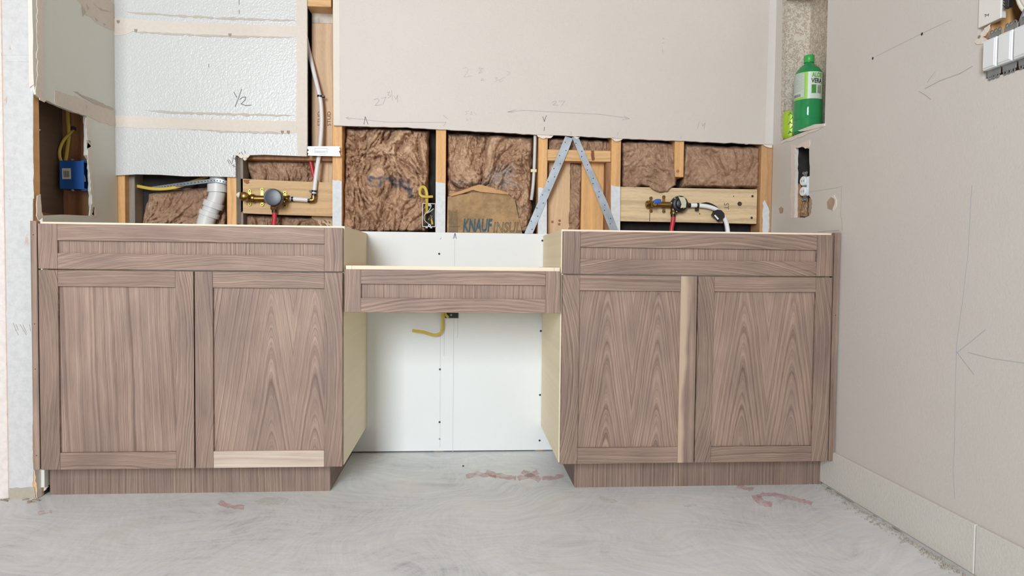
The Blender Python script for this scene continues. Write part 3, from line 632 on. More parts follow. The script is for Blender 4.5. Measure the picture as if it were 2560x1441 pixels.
# ------------------------------------------------------------------ cabinets
H, ZB, ZG, YT = .876, .1045, .7289, .078
def framed(name, x0, x1, z0, z1, yf, st, rl, parent, pm, ms, mr, th=.019, rec=.010):
    """shaker front: recessed centre panel (the part) carrying two stiles and two rails"""
    g = .0004
    p = box(name, (x0+st[0]-.008, yf+rec, z0+rl[0]-.008), (x1-st[1]+.008, yf+th-.003, z1-rl[1]+.008), pm, parent, 0)
    box('stile', (x0, yf, z0), (x0+st[0]-g, yf+th, z1), ms[0], p, .0008)
    box('stile', (x1-st[1]+g, yf, z0), (x1, yf+th, z1), ms[1], p, .0008)
    box('rail', (x0+st[0], yf+.0002, z0), (x1-st[1], yf+th, z0+rl[0]), mr[0], p, .0008)
    box('rail', (x0+st[0], yf+.0002, z1-rl[1]), (x1-st[1], yf+th, z1), mr[1], p, .0008)
    return p
def cabinet(x0, x1, label, bay_right, fill, tk, doors, dmats, seed):
    """x0..x1 carcass; fill = filler strip range; tk = toe kick range"""
    c = thing('vanity_cabinet', ((x0+x1)/2, .25, 0), label, 'cabinet', 'walnut vanity cabinets')
    yc = .0215
    for (a, b) in ((x0, x0+.018), (x1-.018, x1)):
        box('side_panel', (a, yc, ZB), (b, YB-.003, H), M_MAPLE, c, .0006)
    box('bottom_panel', (x0+.0185, yc, ZB), (x1-.0185, YB-.02, ZB+.018), M_MAPLE, c, .0006)
    box('top_stretcher', (x0+.0185, yc, H-.018), (x1-.0185, .12, H), M_MAPLEE, c, .0006)
    box('top_stretcher', (x0+.0185, YB-.11, H-.018), (x1-.0185, YB-.02, H), M_MAPLEE, c, .0006)
    box('edge_strip', (x0, .0195, H-.006), (x1, yc-.0002, H), M_MAPLEE, c, 0)
    # toe kick: front board, side boards
    box('toe_kick', (tk[0], YT, .0), (tk[1], YT+.016, ZB-.0005), walnut(seed+50, 'v', 's', tone=.80, freq=150), c, .0006)
    xs = (tk[1]-.016, tk[1]) if bay_right else (tk[0], tk[0]+.016)
    box('toe_kick', (xs[0], YT+.0162, .0), (xs[1], YB-.01, ZB-.0005), walnut(seed+51, 'v', 's', tone=.85), c, .0006)
    f = box('filler_strip', (fill[0], .0005, ZB+.0005), (fill[1], .020, H+.0015), walnut(seed+52, 'v', 's', tone=.84, freq=60), c, .0008)
    zz = (.835, .56, .42, .15) if bay_right else (.60,)
    for z in zz:
        xm = (fill[0]+fill[1])/2
        lathe('nail_hole', [(.0017, 0), (.0017, -.0004), (0, -.0004)], (xm, .0005, z), (0, 1, 0), M_SCREW, f, 8)
    (d0, d1, d2, d3) = doors
    A = lambda i: dmats[i]
    framed('drawer_front', d0, d3, ZG+.002, H-.0065, 0, (.057, .057), (.049, .051), c, A('dp'), A('ds'), A('dr'))
    framed('door', d0, d1, ZB, ZG-.002, 0, (.057, .055), (.053, .050), c, A('ap'), A('as'), A('ar'))
    framed('door', d2, d3, ZB, ZG-.002, 0, (.055, .057), (.053, .050), c, A('bp'), A('bs'), A('br'))
    return c
W = walnut
mL = dict(dp=W(1, 'v', 's', tone=1.0, freq=190), ds=(W(2, 'v', 'f', t=.5, tone=.93), W(3, 'v', 'f', t=.3, tone=.93)), dr=(W(4, 'h', 'f', t=.25, off=.10, tone=1.02), W(5, 'h', 'f', t=.12, off=-.05, tone=.98)),
          ap=W(6, 'v', 's', tone=.97, freq=80, slope=.035), **{'as': (W(7, 'v', 'f', t=.35, tone=.86), W(8, 'v', 'f', t=.25, off=.01, tone=.92))}, ar=(W(9, 'h', 'f', t=.3, tone=.92, off=-.03), W(10, 'h', 'f', t=.16, tone=.92, off=.08)),
          bp=W(11, 'v', 'c', seam=.073, half=.068, t=.15, d=.012, tone=1.0), bs=(W(12, 'v', 'f', t=.2, off=-.005, tone=.88), W(13, 'v', 'f', t=.3, tone=.90)), br=(W(14, 'h', 's', tone=1.0, sap='all', freq=60, slope=.02), W(15, 'h', 'f', t=.2, tone=.98)))
cabinet(-1.3155, -.3886, 'left walnut vanity cabinet with one pale bottom door rail, beside the scuffed white column', True, (-1.3355, -1.3165), (-1.3331, -.4436),
        (-1.3130, -.8510, -.8470, -.3915), mL, 100)
mR = dict(dp=W(21, 'v', 's', tone=1.0, freq=170), ds=(W(22, 'v', 'f', t=.5, off=-.01, tone=.86), W(23, 'v', 'f', t=.3, tone=.90)), dr=(W(24, 'h', 'f', t=.35, off=-.06, tone=.92), W(25, 'h', 'f', t=.22, off=.05, tone=.88)),
          ap=W(26, 'v', 'c', seam=.012, half=.085, t=.14, d=.014, tone=.98), **{'as': (W(27, 'v', 'f', t=.6, off=-.01, tone=.86), W(28, 'v', 's', tone=.93, sap='edge', freq=60))}, ar=(W(29, 'h', 's', tone=.92, freq=55, slope=.02), W(30, 'h', 's', tone=.90, freq=70, slope=.03)),
          bp=W(31, 'v', 'c', seam=.018, half=.085, t=.14, d=.014, tone=.98), bs=(W(32, 'v', 'f', t=.45, off=.005, tone=.82), W(33, 'v', 'f', t=.3, tone=.84)), br=(W(34, 'h', 'f', t=.15, off=-.03, tone=.86), W(35, 'h', 's', tone=.92)))
cabinet(.3110, 1.2285, 'right walnut vanity cabinet with a sapwood streak on one door stile, against the right wall', False, (1.2312, 1.2510), (.3760, 1.2526),
        (.3142, .7625, .7665, 1.2265), mR, 200)
# knee-space drawer hung between the two cabinets
k = thing('knee_space_drawer', (-.039, .2, .60), 'shallow walnut drawer unit hung between the two cabinets over the open knee space', 'drawer')
framed('drawer_front', -.3848, .3075, .6015, .7385, .0025, (.051, .049), (.046, .046), k, W(41, 'v', 's', tone=1.03, freq=170), (W(42, 'v', 'f', t=.4, tone=.99), W(43, 'v', 'f', t=.3, tone=.97)), (W(44, 'h', 'f', t=.25, off=.07, tone=1.08), W(45, 'h', 'f', t=.12, off=.03, tone=1.04)))
box('box_front', (-.3655, .0218, .607), (.2890, .0378, .7505), M_MAPLEE, k, .0006)
box('side_panel', (-.3850, .0218, .607), (-.3660, .47, .7505), M_MAPLEE, k, .0006)
box('side_panel', (.2895, .0218, .607), (.3080, .47, .7505), M_MAPLEE, k, .0006)
box('box_back', (-.3655, .452, .607), (.2890, .47, .70), M_MAPLE, k, .0006)
box('bottom_panel', (-.3655, .0380, .612), (.2890, .4518, .620), M_MAPLE, k, 0)
# ------------------------------------------------------------------ mineral-wool insulation
def wool(name, dark, light, hi):
    n = NT(name); g = n.geo()
    w = n.noise(g, 26, 4, .6, dist=1.5); fi = n.noise(n.geo((1.0, 1.0, .45), (.3, .5, .2)), 210, 4, .7, dist=2.0); b = n.noise(g, 7, 3, .6)
    v = n.math('ADD', n.math('ADD', n.math('MULTIPLY', w, .42), n.math('MULTIPLY', fi, .33)), n.math('MULTIPLY', b, .25))
    c = n.ramp(v, [(.36, s2l(dark)), (.52, s2l(light)), (.66, s2l(hi))])
    at = n.n('ShaderNodeAttribute', attribute_name='paint')
    c = n.mix(at.outputs['Fac'], c, s2l((74, 84, 104)))
    at2 = n.n('ShaderNodeAttribute', attribute_name='grime')
    c = n.mix(at2.outputs['Fac'], c, s2l((176, 166, 160)))
    n.col(c); n.set(Roughness=.95); n.b.inputs['Specular IOR Level'].default_value = .1
    n.bump(n.math('ADD', n.math('MULTIPLY', w, .6), fi), .55, .003); return n.m
M_WOOL = wool('brown_mineral_wool', (138, 104, 80), (190, 153, 124), (226, 196, 166))
M_WOOLD = wool('dull_brown_mineral_wool', (134, 103, 82), (176, 142, 117), (206, 174, 147))
def segd(p, s):
    best = 1e9
    for a, b in zip(s[:-1], s[1:]):
        dx, dy = b[0]-a[0], b[1]-a[1]; t = max(0, min(1, ((p[0]-a[0])*dx+(p[1]-a[1])*dy)/(dx*dx+dy*dy+1e-9)))
        best = min(best, math.hypot(p[0]-a[0]-dx*t, p[1]-a[1]-dy*t))
    return best
def nvec(p): return Vector((noise.noise(p), noise.noise(p+Vector((31.4, 7.7, 2.2))), noise.noise(p+Vector((4.1, 53.9, 17.3)))))
def batt(top, bot, Y, depth, seed, amp, label, mat=M_WOOL, freq=15, paint=(), grime=(), wob=2.0, edge=.05, nx=None, ny=None, ymin=None, name='insulation_batt'):
    """top / bot: pixel polylines (left to right) bounding the batt's face at depth plane Y"""
    def lerp(pl, u):
        L = [0]
        for a, b in zip(pl[:-1], pl[1:]): L.append(L[-1]+math.hypot(b[0]-a[0], b[1]-a[1]))
        s = u*L[-1]
        for i in range(len(pl)-1):
            if s <= L[i+1] or i == len(pl)-2:
                t = (s-L[i])/(L[i+1]-L[i]+1e-9); return (pl[i][0]+(pl[i+1][0]-pl[i][0])*t, pl[i][1]+(pl[i+1][1]-pl[i][1])*t)
    wpx = top[-1][0]-top[0][0]; hpx = abs(bot[0][1]-top[0][1])
    nx = nx or max(24, int(wpx/1.5)); ny = ny or max(18, int(hpx/1.5))
    verts = []; pa = []; gr = []; sd = Vector((seed*3.7, seed*1.3, seed*2.1))
    eu, ev = edge, edge*wpx/max(hpx, 1)
    for j in range(ny+1):
        v = j/ny
        for i in range(nx+1):
            u = i/nx; a = lerp(top, u); b = lerp(bot, u)
            x = a[0]+(b[0]-a[0])*v; y = a[1]+(b[1]-a[1])*v
            nv = nvec(Vector((x*.055, y*.055, seed)))
            d = min(u, 1-u)/eu; d2 = min(v, 1-v)/min(ev, .25); e = max(0, min(1, min(d, d2)))
            wgt = 1-e
            x += nv.x*wob*(.4+wgt); y += nv.y*wob*(.4+wgt)
            P = BK(x, y, Y); q = P+sd
            q = Vector((q.x, q.y, q.z*.75))
            wv = nvec(q*freq*.45)
            s = Vector((q.x*freq, q.y*freq, q.z*freq*.62)) + wv*1.5
            b1 = abs(noise.noise(s))**.8
            s2 = s*2.3+wv*1.2+Vector((4, 2, 7)); b2 = abs(noise.noise(s2))**.8
            s3 = Vector((s.x*5.5+wv.z*3, s.y*5, s.z*3.2)); b3 = abs(noise.noise(s3))
            b4 = noise.noise(s3*2.3)
            s4 = q*freq*4.5+wv*.8; h = 1.15*b1+.62*b2+.17*b3+.06*b4+.30*abs(noise.noise(s4))+.14*abs(noise.noise(s4*2.3))+.45*noise.noise(q*freq*.3)
            prof = 1-(1-e)**2.2
            yy = Y+depth*(1-prof)-amp*(h-.60)*(.35+.65*prof)
            ym = ymin(x, y) if ymin else .530
            if yy < ym+.01: yy = ym+.01*math.exp((yy-ym-.01)/.01)
            P = BK(x, y, yy)
            verts.append(P)
            pv = 0
            for s, w in paint: pv = max(pv, 1-segd((x, y), s)/w)
            pa.append(max(0, min(.9, pv*1.6))*max(0, min(1, .7+noise.noise(Vector((x*.09, y*.09, 3)))*1.3)))
            gv = 0
            for s, w in grime: gv = max(gv, 1-segd((x, y), s)/w)
            gr.append(max(0, min(.75, gv*1.2*(.6+noise.noise(Vector((x*.12, y*.12, 9)))))))
    bm = NB(); V = [bm.verts.new(p) for p in verts]; W1 = nx+1
    for j in range(ny):
        for i in range(nx): bm.faces.new((V[j*W1+i], V[j*W1+i+1], V[(j+1)*W1+i+1], V[(j+1)*W1+i]))
    # back face so that the batt is a closed pad
    yb = min(.637, Y+depth+.004)
    ring = [i for i in range(nx+1)] + [j*W1+nx for j in range(1, ny+1)] + [ny*W1+i for i in range(nx-1, -1, -1)] + [j*W1 for j in range(ny-1, 0, -1)]
    Bk = [bm.verts.new(Vector((V[r_].co.x, yb, V[r_].co.z))) for r_ in ring]
    for t_ in range(len(ring)):
        t2 = (t_+1) % len(ring); bm.faces.new((V[ring[t_]], V[ring[t2]], Bk[t2], Bk[t_]))
    bm.faces.new(Bk[::-1])
    bm.verts.index_update()
    o = fin(bm, name, mat, None, smooth=75)
    for nm, arr in (('paint', pa), ('grime', gr)):
        at = o.data.attributes.new(nm, 'FLOAT', 'POINT')
        at.data.foreach_set('value', arr+[0]*(len(o.data.vertices)-len(arr)))
    return tag(o, label, 'insulation', 'brown mineral wool batts in the stud bays')
blue = [([(921, 443), (980, 447), (1022, 457), (1024, 470)], 6), ([(921, 445), (932, 464), (950, 464), (955, 448)], 5), ([(975, 450), (990, 466), (1005, 460), (1030, 490)], 6), ([(1028, 470), (1024, 492)], 6)]
batt([(864, 319), (960, 318), (1073, 326)], [(853, 584), (950, 584), (1070, 582)], .556, .07, 1, .074, 'widest brown wool batt with a dark blue mark, left of the grey junction box', paint=blue, freq=13)
batt([(1116, 332), (1220, 336), (1333, 344)], [(1117, 585), (1220, 585), (1326, 585)], .574, .055, 2, .068, 'light brown wool batt with greyish lint, behind the printed kraft paper', grime=[([(1235, 440), (1270, 430), (1262, 455)], 26), ([(1130, 455), (1190, 460), (1240, 458), (1300, 466)], 7)], freq=14, ymin=lambda x, y: .546 if y > 476 and x < 1310 else .530)
batt([(1369, 343), (1440, 346), (1527, 352)], [(1369, 382), (1440, 384), (1527, 386)], .570, .05, 3, .03, 'low strip of wool squeezed above the horizontal blocking behind the steel straps', M_WOOLD, freq=20)
batt([(1426, 408), (1440, 409), (1457, 412)], [(1418, 584), (1434, 584), (1450, 584)], .592, .035, 4, .022, 'narrow upright wool strip between two boards behind the steel straps', M_WOOLD, freq=18, edge=.18)
batt([(1554, 354), (1620, 352), (1686, 361)], [(1553, 469), (1565, 472), (1588, 472), (1605, 466), (1622, 468), (1630, 480), (1650, 485), (1668, 484), (1680, 474), (1692, 464)], .545, .075, 5, .042, 'drooping wool batt with a hanging lower flap, left of the short cut stud', M_WOOLD, freq=10, wob=3.0)
batt([(1711, 360), (1735, 359), (1820, 366), (1902, 364)], [(1700, 471), (1760, 471), (1830, 473), (1903, 471)], .545, .075, 6, .038, 'smoother wide wool batt right of the short cut stud, above the pale board', M_WOOLD, freq=9, wob=2.5)
batt([(374, 486), (420, 474), (500, 470), (570, 462)], [(352, 570), (420, 570), (500, 570), (566, 570)], .607, .025, 7, .034, 'wool batt behind the grey drain pipe', M_WOOLD, freq=14, ymin=lambda x, y: .590 if x > 480 else .565)
batt([(612, 402), (700, 402), (802, 404)], [(636, 462), (720, 464), (800, 464)], .600, .03, 8, .034, 'dark wool batt in the notch above the left backing board', M_WOOLD, freq=16)
batt([(609, 537), (720, 541), (832, 546)], [(607, 580), (720, 580), (832, 580)], .598, .03, 9, .034, 'wool batt peeping out under the left backing board', M_WOOLD, freq=16)
batt([(1282, 498), (1306, 490), (1328, 502)], [(1290, 560), (1312, 570), (1330, 548)], .553, .06, 10, .04, 'loose tuft of wool beside the kraft paper and the left steel strap', M_WOOLD, freq=20, edge=.25, name='insulation_tuft')
# ------------------------------------------------------------------ kraft paper facing
kp = thing('kraft_paper_facing', BK(1200, 583, .54), 'torn brown kraft paper facing printed with blue lettering, tucked behind the lower wall board', 'paper')
n_ = NT('kraft_paper'); v_ = n_.noise(n_.geo(), 45, 4, .65); u_ = n_.noise(n_.geo(), 8, 3, .6)
n_.col(n_.ramp(n_.math('ADD', n_.math('MULTIPLY', v_, .5), n_.math('MULTIPLY', u_, .5)), [(.36, s2l((138, 108, 72))), (.6, s2l((178, 143, 100)))])); n_.set(Roughness=.7); n_.bump(u_, .2, .004); M_KRAFT = n_.m
topk = [(1119, 492), (1160, 486), (1200, 480), (1240, 481), (1270, 486), (1287, 500)]
def sheetg(name, top, bot, fnY, mat, nx=40, ny=24, th=.0006):
    bm = NB(); G = []
    def lp(pl, u):
        k_ = u*(len(pl)-1); i = min(int(k_), len(pl)-2); t = k_-i
        return (pl[i][0]+(pl[i+1][0]-pl[i][0])*t, pl[i][1]+(pl[i+1][1]-pl[i][1])*t)
    for lay in (0, th):
        L = []
        for j in range(ny+1):
            for i in range(nx+1):
                a = lp(top, i/nx); b = lp(bot, i/nx); x = a[0]+(b[0]-a[0])*j/ny; y = a[1]+(b[1]-a[1])*j/ny
                L.append(bm.verts.new(BK(x, y, fnY(x, y, i/nx, j/ny)+lay)))
        G.append(L)
    W1 = nx+1
    for j in range(ny):
        for i in range(nx):
            q = (j*W1+i, j*W1+i+1, (j+1)*W1+i+1, (j+1)*W1+i)
            bm.faces.new([G[0][t] for t in q]); bm.faces.new([G[1][t] for t in q[::-1]])
    ring = [i for i in range(nx+1)] + [j*W1+nx for j in range(1, ny+1)] + [ny*W1+i for i in range(nx-1, -1, -1)] + [j*W1 for j in range(ny-1, 0, -1)]
    for t in range(len(ring)):
        a, b = ring[t], ring[(t+1) % len(ring)]; bm.faces.new((G[0][a], G[0][b], G[1][b], G[1][a]))
    return fin(bm, name, mat, kp, smooth=60)
def ky(x, y, u, v): return .540+.004*noise.noise(Vector((x*.02+y*.012, y*.025, 2)))+.0016*noise.noise(Vector((x*.07, y*.05, 5)))-.004*(1-v)
sheetg('paper_sheet', topk, [(1117, 586), (1150, 586), (1190, 586), (1230, 586), (1270, 586), (1306, 586)], ky, M_KRAFT)
sheetg('folded_flap', [(1121, 486), (1150, 478), (1178, 468), (1199, 461), (1230, 470), (1270, 481)], [(1128, 491), (1155, 484), (1182, 475), (1200, 480), (1232, 483), (1272, 487)], lambda x, y, u, v: .5335-.006*v, plain('kraft_paper_back', (196, 152, 104), .7), 24, 4)
M_INKB = plain('worn_blue_print', (70, 92, 100), .8, var=.25, scale=120); M_INKG = plain('dark_print', (96, 88, 74), .8, var=.15)
def kt(x0, x1, y0, y1):
    return lambda u, v, w: (lambda x, y: BK(x, y, ky(x, y, 0, (y-482)/104)-.0008-w*.004))(x0+(x1-x0)*u, y1+(y0-y1)*v)
lettering('printed_lettering', 'KNAUF', kt(1157, 1231, 547, 581), M_INKB, kp, shear=.18, offset=.035)
lettering('printed_lettering', 'INSUL', kt(1233, 1302, 555, 582), M_INKG, kp, shear=.18, outline=True, depth=.024)
ink('printed_bars', [[(1123+i*3.2, 525+(i % 3)*2), (1124+i*3.2, 584)] for i in range(7)] + [[(1122, 567), (1150, 567)]], lambda a, b: BK(a, b, ky(a, b, 0, .6)-.001), 1.0, OB, M_INKG, kp)
# ------------------------------------------------------------------ steel straps
def strap(q, holes, label, Y):
    s = plate('steel_strap', [BK(a, b, Y) for a, b in q], (0, .0016, 0), M_STEEL); tag(s, label, 'strap', 'perforated steel straps forming an A')
    for (a, b) in holes:
        lathe('nail_hole', [(.0024, 0), (.0024, -.0003), (0, -.0003)], BK(a, b, Y), (0, 1, 0), M_SCREW, s, 8)
    return s
def hpts(a, b, w, n_): 
    out = []
    for i in range(n_):
        t = (i+.5)/n_; sgn = 1 if i % 2 else -1
        out.append((a[0]+(b[0]-a[0])*t+sgn*w, a[1]+(b[1]-a[1])*t+sgn*w*.45))
    return out
strap([(1413, 341), (1432, 346), (1421, 376), (1372, 490), (1332, 584), (1311, 584), (1345, 505), (1395, 385)], hpts((1421, 350), (1322, 580), 4.5, 14), 'left leaning galvanized steel strap of the A shape, foot at the kraft paper', .5315)
strap([(1430, 343), (1448, 347), (1470, 400), (1499, 463), (1520, 510), (1545, 575), (1524, 575), (1490, 488), (1455, 405)], hpts((1440, 352), (1533, 570), 4.0, 13), 'right leaning galvanized steel strap of the A shape, foot behind the right cabinet', .5290)
# ------------------------------------------------------------------ plumbing
def P3(x, y, Y): return BK(x, y, Y)
def ear(par, x, y0, y1, Yb, mat, seed=0):
    """brass mounting lug: strip with a screw boss above and below the body"""
    for yy in (y0, y1):
        bm = NB(); c = P3(x, yy, Yb)
        alathe(bm, [(.0068, 0), (.0068, -.005), (.0056, -.006), (.0032, -.006), (.003, -.003), (0, -.003)], c, (0, 1, 0), 14)
        m = P3(x, (y0+y1)/2, Yb); s = 1 if yy == y1 else -1
        abox(bm, (c.x-.0055, Yb-.0045, min(c.z, m.z)), (c.x+.0055, Yb, max(c.z, m.z)))
        e = fin(bm, 'mounting_ear', mat, par, smooth=40)
        lathe('screw', [(.0034, 0), (.0034, -.0012), (0, -.0012)], c+Vector((0, -.0035, 0)), (0, 1, 0), M_SCREW, e, 10)
YBd = .553
v1 = thing('shower_valve', P3(670, 498, YBd), 'brass valve with a large dark grey cap and red pipe, on the left backing board', 'valve', 'rough-in water valves')
tube('valve_body', [P3(612, 495, .535), P3(640, 497, .535), P3(720, 498, .535)], .0125, M_BRASS, v1, 18, 2)
lathe('collar', [(.0155, 0), (.0165, .003), (.0165, .012), (.0155, .015)], P3(627, 496, .535), (1, 0, 0), M_BRASS, v1, 20)
b = lathe('stop_valve', [(0, -.024), (.010, -.0235), (.0165, -.018), (.0185, -.006), (.0175, .006), (.012, .012), (.011, .034)], P3(612, 492, .512), (0, 1, 0), M_BRASS, v1, 22)
hb = NB(); alathe(hb, [(0, -.004), (.006, -.003), (.011, 0), (.011, .006), (.006, .012), (0, .013)], P3(600, 488, .50), (-1, 0, .1), 14); fin(hb, 'lever', M_WIRE, b, smooth=50)
ear(v1, 625, 478, 511, YBd, M_BRASSL); ear(v1, 656, 474, 512, YBd, M_BRASSL); ear(v1, 713, 482, 515, YBd, M_BRASSL)
lathe('valve_housing', [(.031, 0), (.033, -.012), (.033, -.05), (.0315, -.056)], P3(690, 496, .549), (0, 1, 0), M_BLACK, v1, 32)
for (a, b_) in ((.028, .012), (.03, -.012), (-.002, .0315), (.002, -.031)):
    lathe('screw', [(.0028, 0), (.0028, -.003), (0, -.0035)], P3(690, 496, .499)+Vector((a, 0, b_)), (0, 1, 0), M_STEEL, v1, 8)
lathe('protective_cap', [(.0315, 0), (.0312, -.030), (.0290, -.0345), (.02, -.036), (.003, -.0362), (.0028, -.0355), (0, -.0355)], P3(689, 496, .4925), (0, 1, 0), M_CAP, v1, 36)
lathe('outlet_nut', [(.013, 0), (.014, -.006), (.014, -.014), (.011, -.018)], P3(685, 514, .535), (0, 0, 1), M_BRASS, v1, 8)
lathe('crimp_ring', [(.0102, 0), (.0102, -.014)], P3(686, 523, .535), (0, 0, 1), M_BLACK, v1, 18)
pr = tube('red_supply_pipe', [P3(686, 530, .535), P3(686, 545, .536), P3(684, 575, .537), P3(683, 640, .535)], .0093, M_RED, None, 14)
tag(pr, 'red plastic water pipe dropping from the grey-capped valve on the left', 'pipe', 'red water pipes')
# white pipe from the left valve, elbow, riser
wp = thing('supply_pipe', P3(783, 500, .535), 'long white plastic water pipe rising from the left valve up the open wall slot', 'pipe')
tube('pipe_run', [P3(722, 497, .535), P3(778, 501, .535)], .0090, M_WPIPE, wp, 16, 1)
lathe('hex_fitting', [(.011, 0), (.0125, .002), (.0125, .010), (.011, .012)], P3(718, 497, .535), (1, 0, 0), M_BRASS, wp, 6)
for x in (728, 770): lathe('crimp_ring', [(.0098, 0), (.0098, .009)], P3(x, 498+(x-728)*.08, .535), (1, 0, -.03), M_BLACK, wp, 18)
tube('elbow', [P3(776, 501, .535), P3(782, 501, .535), P3(784, 498, .535), P3(784, 489, .535)], .0098, M_BRASS, wp, 14, 4)
tube('riser_pipe', [P3(784, 492, .535), P3(787, 465, .536), P3(792, 425, .540), P3(798, 385, .548), P3(803, 330, .560), P3(804, 290, .565), P3(801, 250, .565), P3(793, 215, .568), P3(782, 170, .575), P3(770, 120, .585), P3(760, 70, .59)], .0085, M_WPIPE, wp, 16, 6)
lathe('crimp_ring', [(.0098, 0), (.0098, .010)], P3(785, 491, .535), (.05, 0, 1), M_BLACK, wp, 18)
def clip(par, x, y, Y, w, side):
    bm = NB(); c = P3(x, y, Y); alathe(bm, [(.0108, -.0035), (.0108, .0035)], c, (.08, 0, 1), 16); abox(bm, (c.x+(side*.018 if side < 0 else 0), c.y-.006, c.z-.0035), (c.x+(0 if side < 0 else side*.018), c.y+.012, c.z+.0035), .0008)
    return fin(bm, 'pipe_clip', M_BLACK, par, smooth=40)
clip(wp, 785.5, 478.5, .536, 1, -1); clip(wp, 800, 241, .565, 1, 1)
np_ = plate('nail_plate', [BK(a, b, .5145) for a, b in [(769, 366), (850, 366), (848, 371), (851, 375), (847, 379), (850, 384), (851, 391), (769, 389), (771, 384), (768, 380), (772, 376), (768, 371)]], (0, .0014, 0), M_STEELW)
tag(np_, 'bright zinc nail plate with notched ends bridging the wall slot', 'plate')
ink('stamped_print', [[(787, 371), (818, 371), (818, 382), (787, 382), (787, 371)], [(788, 378), (817, 378)], [(790, 380), (814, 380)], [(800, 386), (816, 386)]], lambda a, b_: BK(a, b_, .5143), 1.0, OB, plain('grey_print', (160, 158, 156), .7, var=0), np_)
# second red pipe seen behind the riser
o = tube('red_supply_pipe', [P3(776, 402, .585), P3(781, 425, .585), P3(792, 470, .588), P3(796, 500, .60)], .0075, M_RED, None, 12); tag(o, 'red plastic water pipe passing behind the white riser in the notch', 'pipe', 'red water pipes')
# right valve
v2 = thing('shower_valve', P3(1690, 512, YBd), 'brass valve with black round housing and blue lever, on the pale right backing board', 'valve', 'rough-in water valves')
tube('valve_body', [P3(1615, 511, .535), P3(1650, 512, .535), P3(1690, 513, .535)], .0120, M_BRASS, v2, 18, 2)
lathe('collar', [(.0145, 0), (.0155, .003), (.0155, .012), (.0145, .015)], P3(1617, 511, .535), (1, 0, 0), M_BRASS, v2, 8)
b = lathe('stop_valve', [(0, -.022), (.008, -.0215), (.012, -.017), (.0125, 0), (.011, .02)], P3(1634, 511, .512), (0, 1, 0), M_BRASS, v2, 20)
hb = NB(); atube(hb, [P3(1635, 507, .492), P3(1643, 503, .492), P3(1652, 504, .495)], .007, 12, 4, flat=(.0085, .004), up=(0, 1, 0)); fin(hb, 'lever', M_BLUE, b, smooth=50)
ear(v2, 1627, 496, 528, YBd, M_BRASS); ear(v2, 1659, 493, 529, YBd, M_BRASS); ear(v2, 1706, 500, 528, YBd, M_BRASS)
lathe('valve_housing', [(.0325, 0), (.034, -.008), (.034, -.030), (.030, -.038), (.022, -.040), (.020, -.048), (.017, -.050)], P3(1694, 512, .549), (0, 1, 0), M_BLACK, v2, 32)
for (a, b_) in ((-.026, .006), (-.012, .026), (.024, -.014), (-.004, -.028), (.018, .024), (-.019, -.02)):
    lathe('screw', [(.003, 0), (.003, -.003), (0, -.0035)], P3(1694, 512, .5115)+Vector((a, 0, b_)), (0, 1, 0), M_STEEL, v2, 8)
bm = NB(); aplate(bm, [BK(a, b_, .496) for a, b_ in rag([(1696, 491), (1712, 494), (1716, 506), (1715, 519), (1702, 521), (1703, 508)], .7, 4, 7)], (0, .006, 0)); fin(bm, 'masking_tape_patch', M_TAPEM, v2)
lathe('outlet_nut', [(.0125, 0), (.0125, -.016), (.014, -.018), (.014, -.024), (.010, -.026)], P3(1684, 520, .535), (0, 0, 1), M_BRASS, v2, 14)
lathe('crimp_ring', [(.010, 0), (.010, -.012)], P3(1683, 535, .535), (0, 0, 1), M_BLACK, v2, 18)
lathe('hex_fitting', [(.011, 0), (.0125, .002), (.0125, .010), (.010, .014)], P3(1713, 513, .535), (1, 0, 0), M_BRASS, v2, 6)
pr = tube('red_supply_pipe', [P3(1683, 541, .535), P3(1682, 555, .535), P3(1678, 580, .536), P3(1674, 640, .53)], .0093, M_RED, None, 14); tag(pr, 'red plastic water pipe dropping from the blue-levered valve on the right', 'pipe', 'red water pipes')
w2 = thing('supply_pipe', P3(1722, 514, .535), 'white plastic water pipe bending down from the right valve', 'pipe')
tube('pipe_run', [P3(1722, 514, .533), P3(1745, 514, .533), P3(1770, 517, .533), P3(1793, 526, .534), P3(1810, 545, .535), P3(1819, 575, .535), P3(1822, 640, .53)], .0090, M_WPIPE2, w2, 16)
lathe('crimp_ring', [(.0100, 0), (.0100, .010)], P3(1720, 514, .533), (1, 0, 0), M_BLACK, w2, 18)
bm = NB(); c = P3(1744, 514, .533); alathe(bm, [(.0108, -.004), (.0108, .004)], c, (1, 0, 0), 16); abox(bm, (c.x-.006, c.y-.002, c.z-.022), (c.x+.005, c.y+.016, c.z-.008), .001); fin(bm, 'pipe_clip', M_BLACK, w2, smooth=40)
pt = thing('pipe_bend_support', P3(1800, 540, .525), 'black plastic bend support with a white slot clipped over the right white pipe', 'bracket')
bm = NB(); aplate(bm, [BK(a, b_, .517) for a, b_ in [(1786, 527), (1795, 524), (1804, 526), (1811, 534), (1812, 543), (1806, 548), (1802, 552), (1798, 554), (1792, 548), (1780, 538), (1783, 533)]], (0, .014, 0)); fin(bm, 'plate', M_BLACK, pt)
plate('slot_insert', [BK(a, b_, .5165) for a, b_ in [(1785, 539), (1788, 537), (1797, 547), (1794, 550)]], (0, -.0008, 0), M_WHITE, pt)
tube('rail', [P3(1754, 511, .546), P3(1770, 510, .546), P3(1790, 520, .546), P3(1806, 540, .546), P3(1813, 575, .546), P3(1814, 640, .546)], .006, M_BLACK, pt, 10)
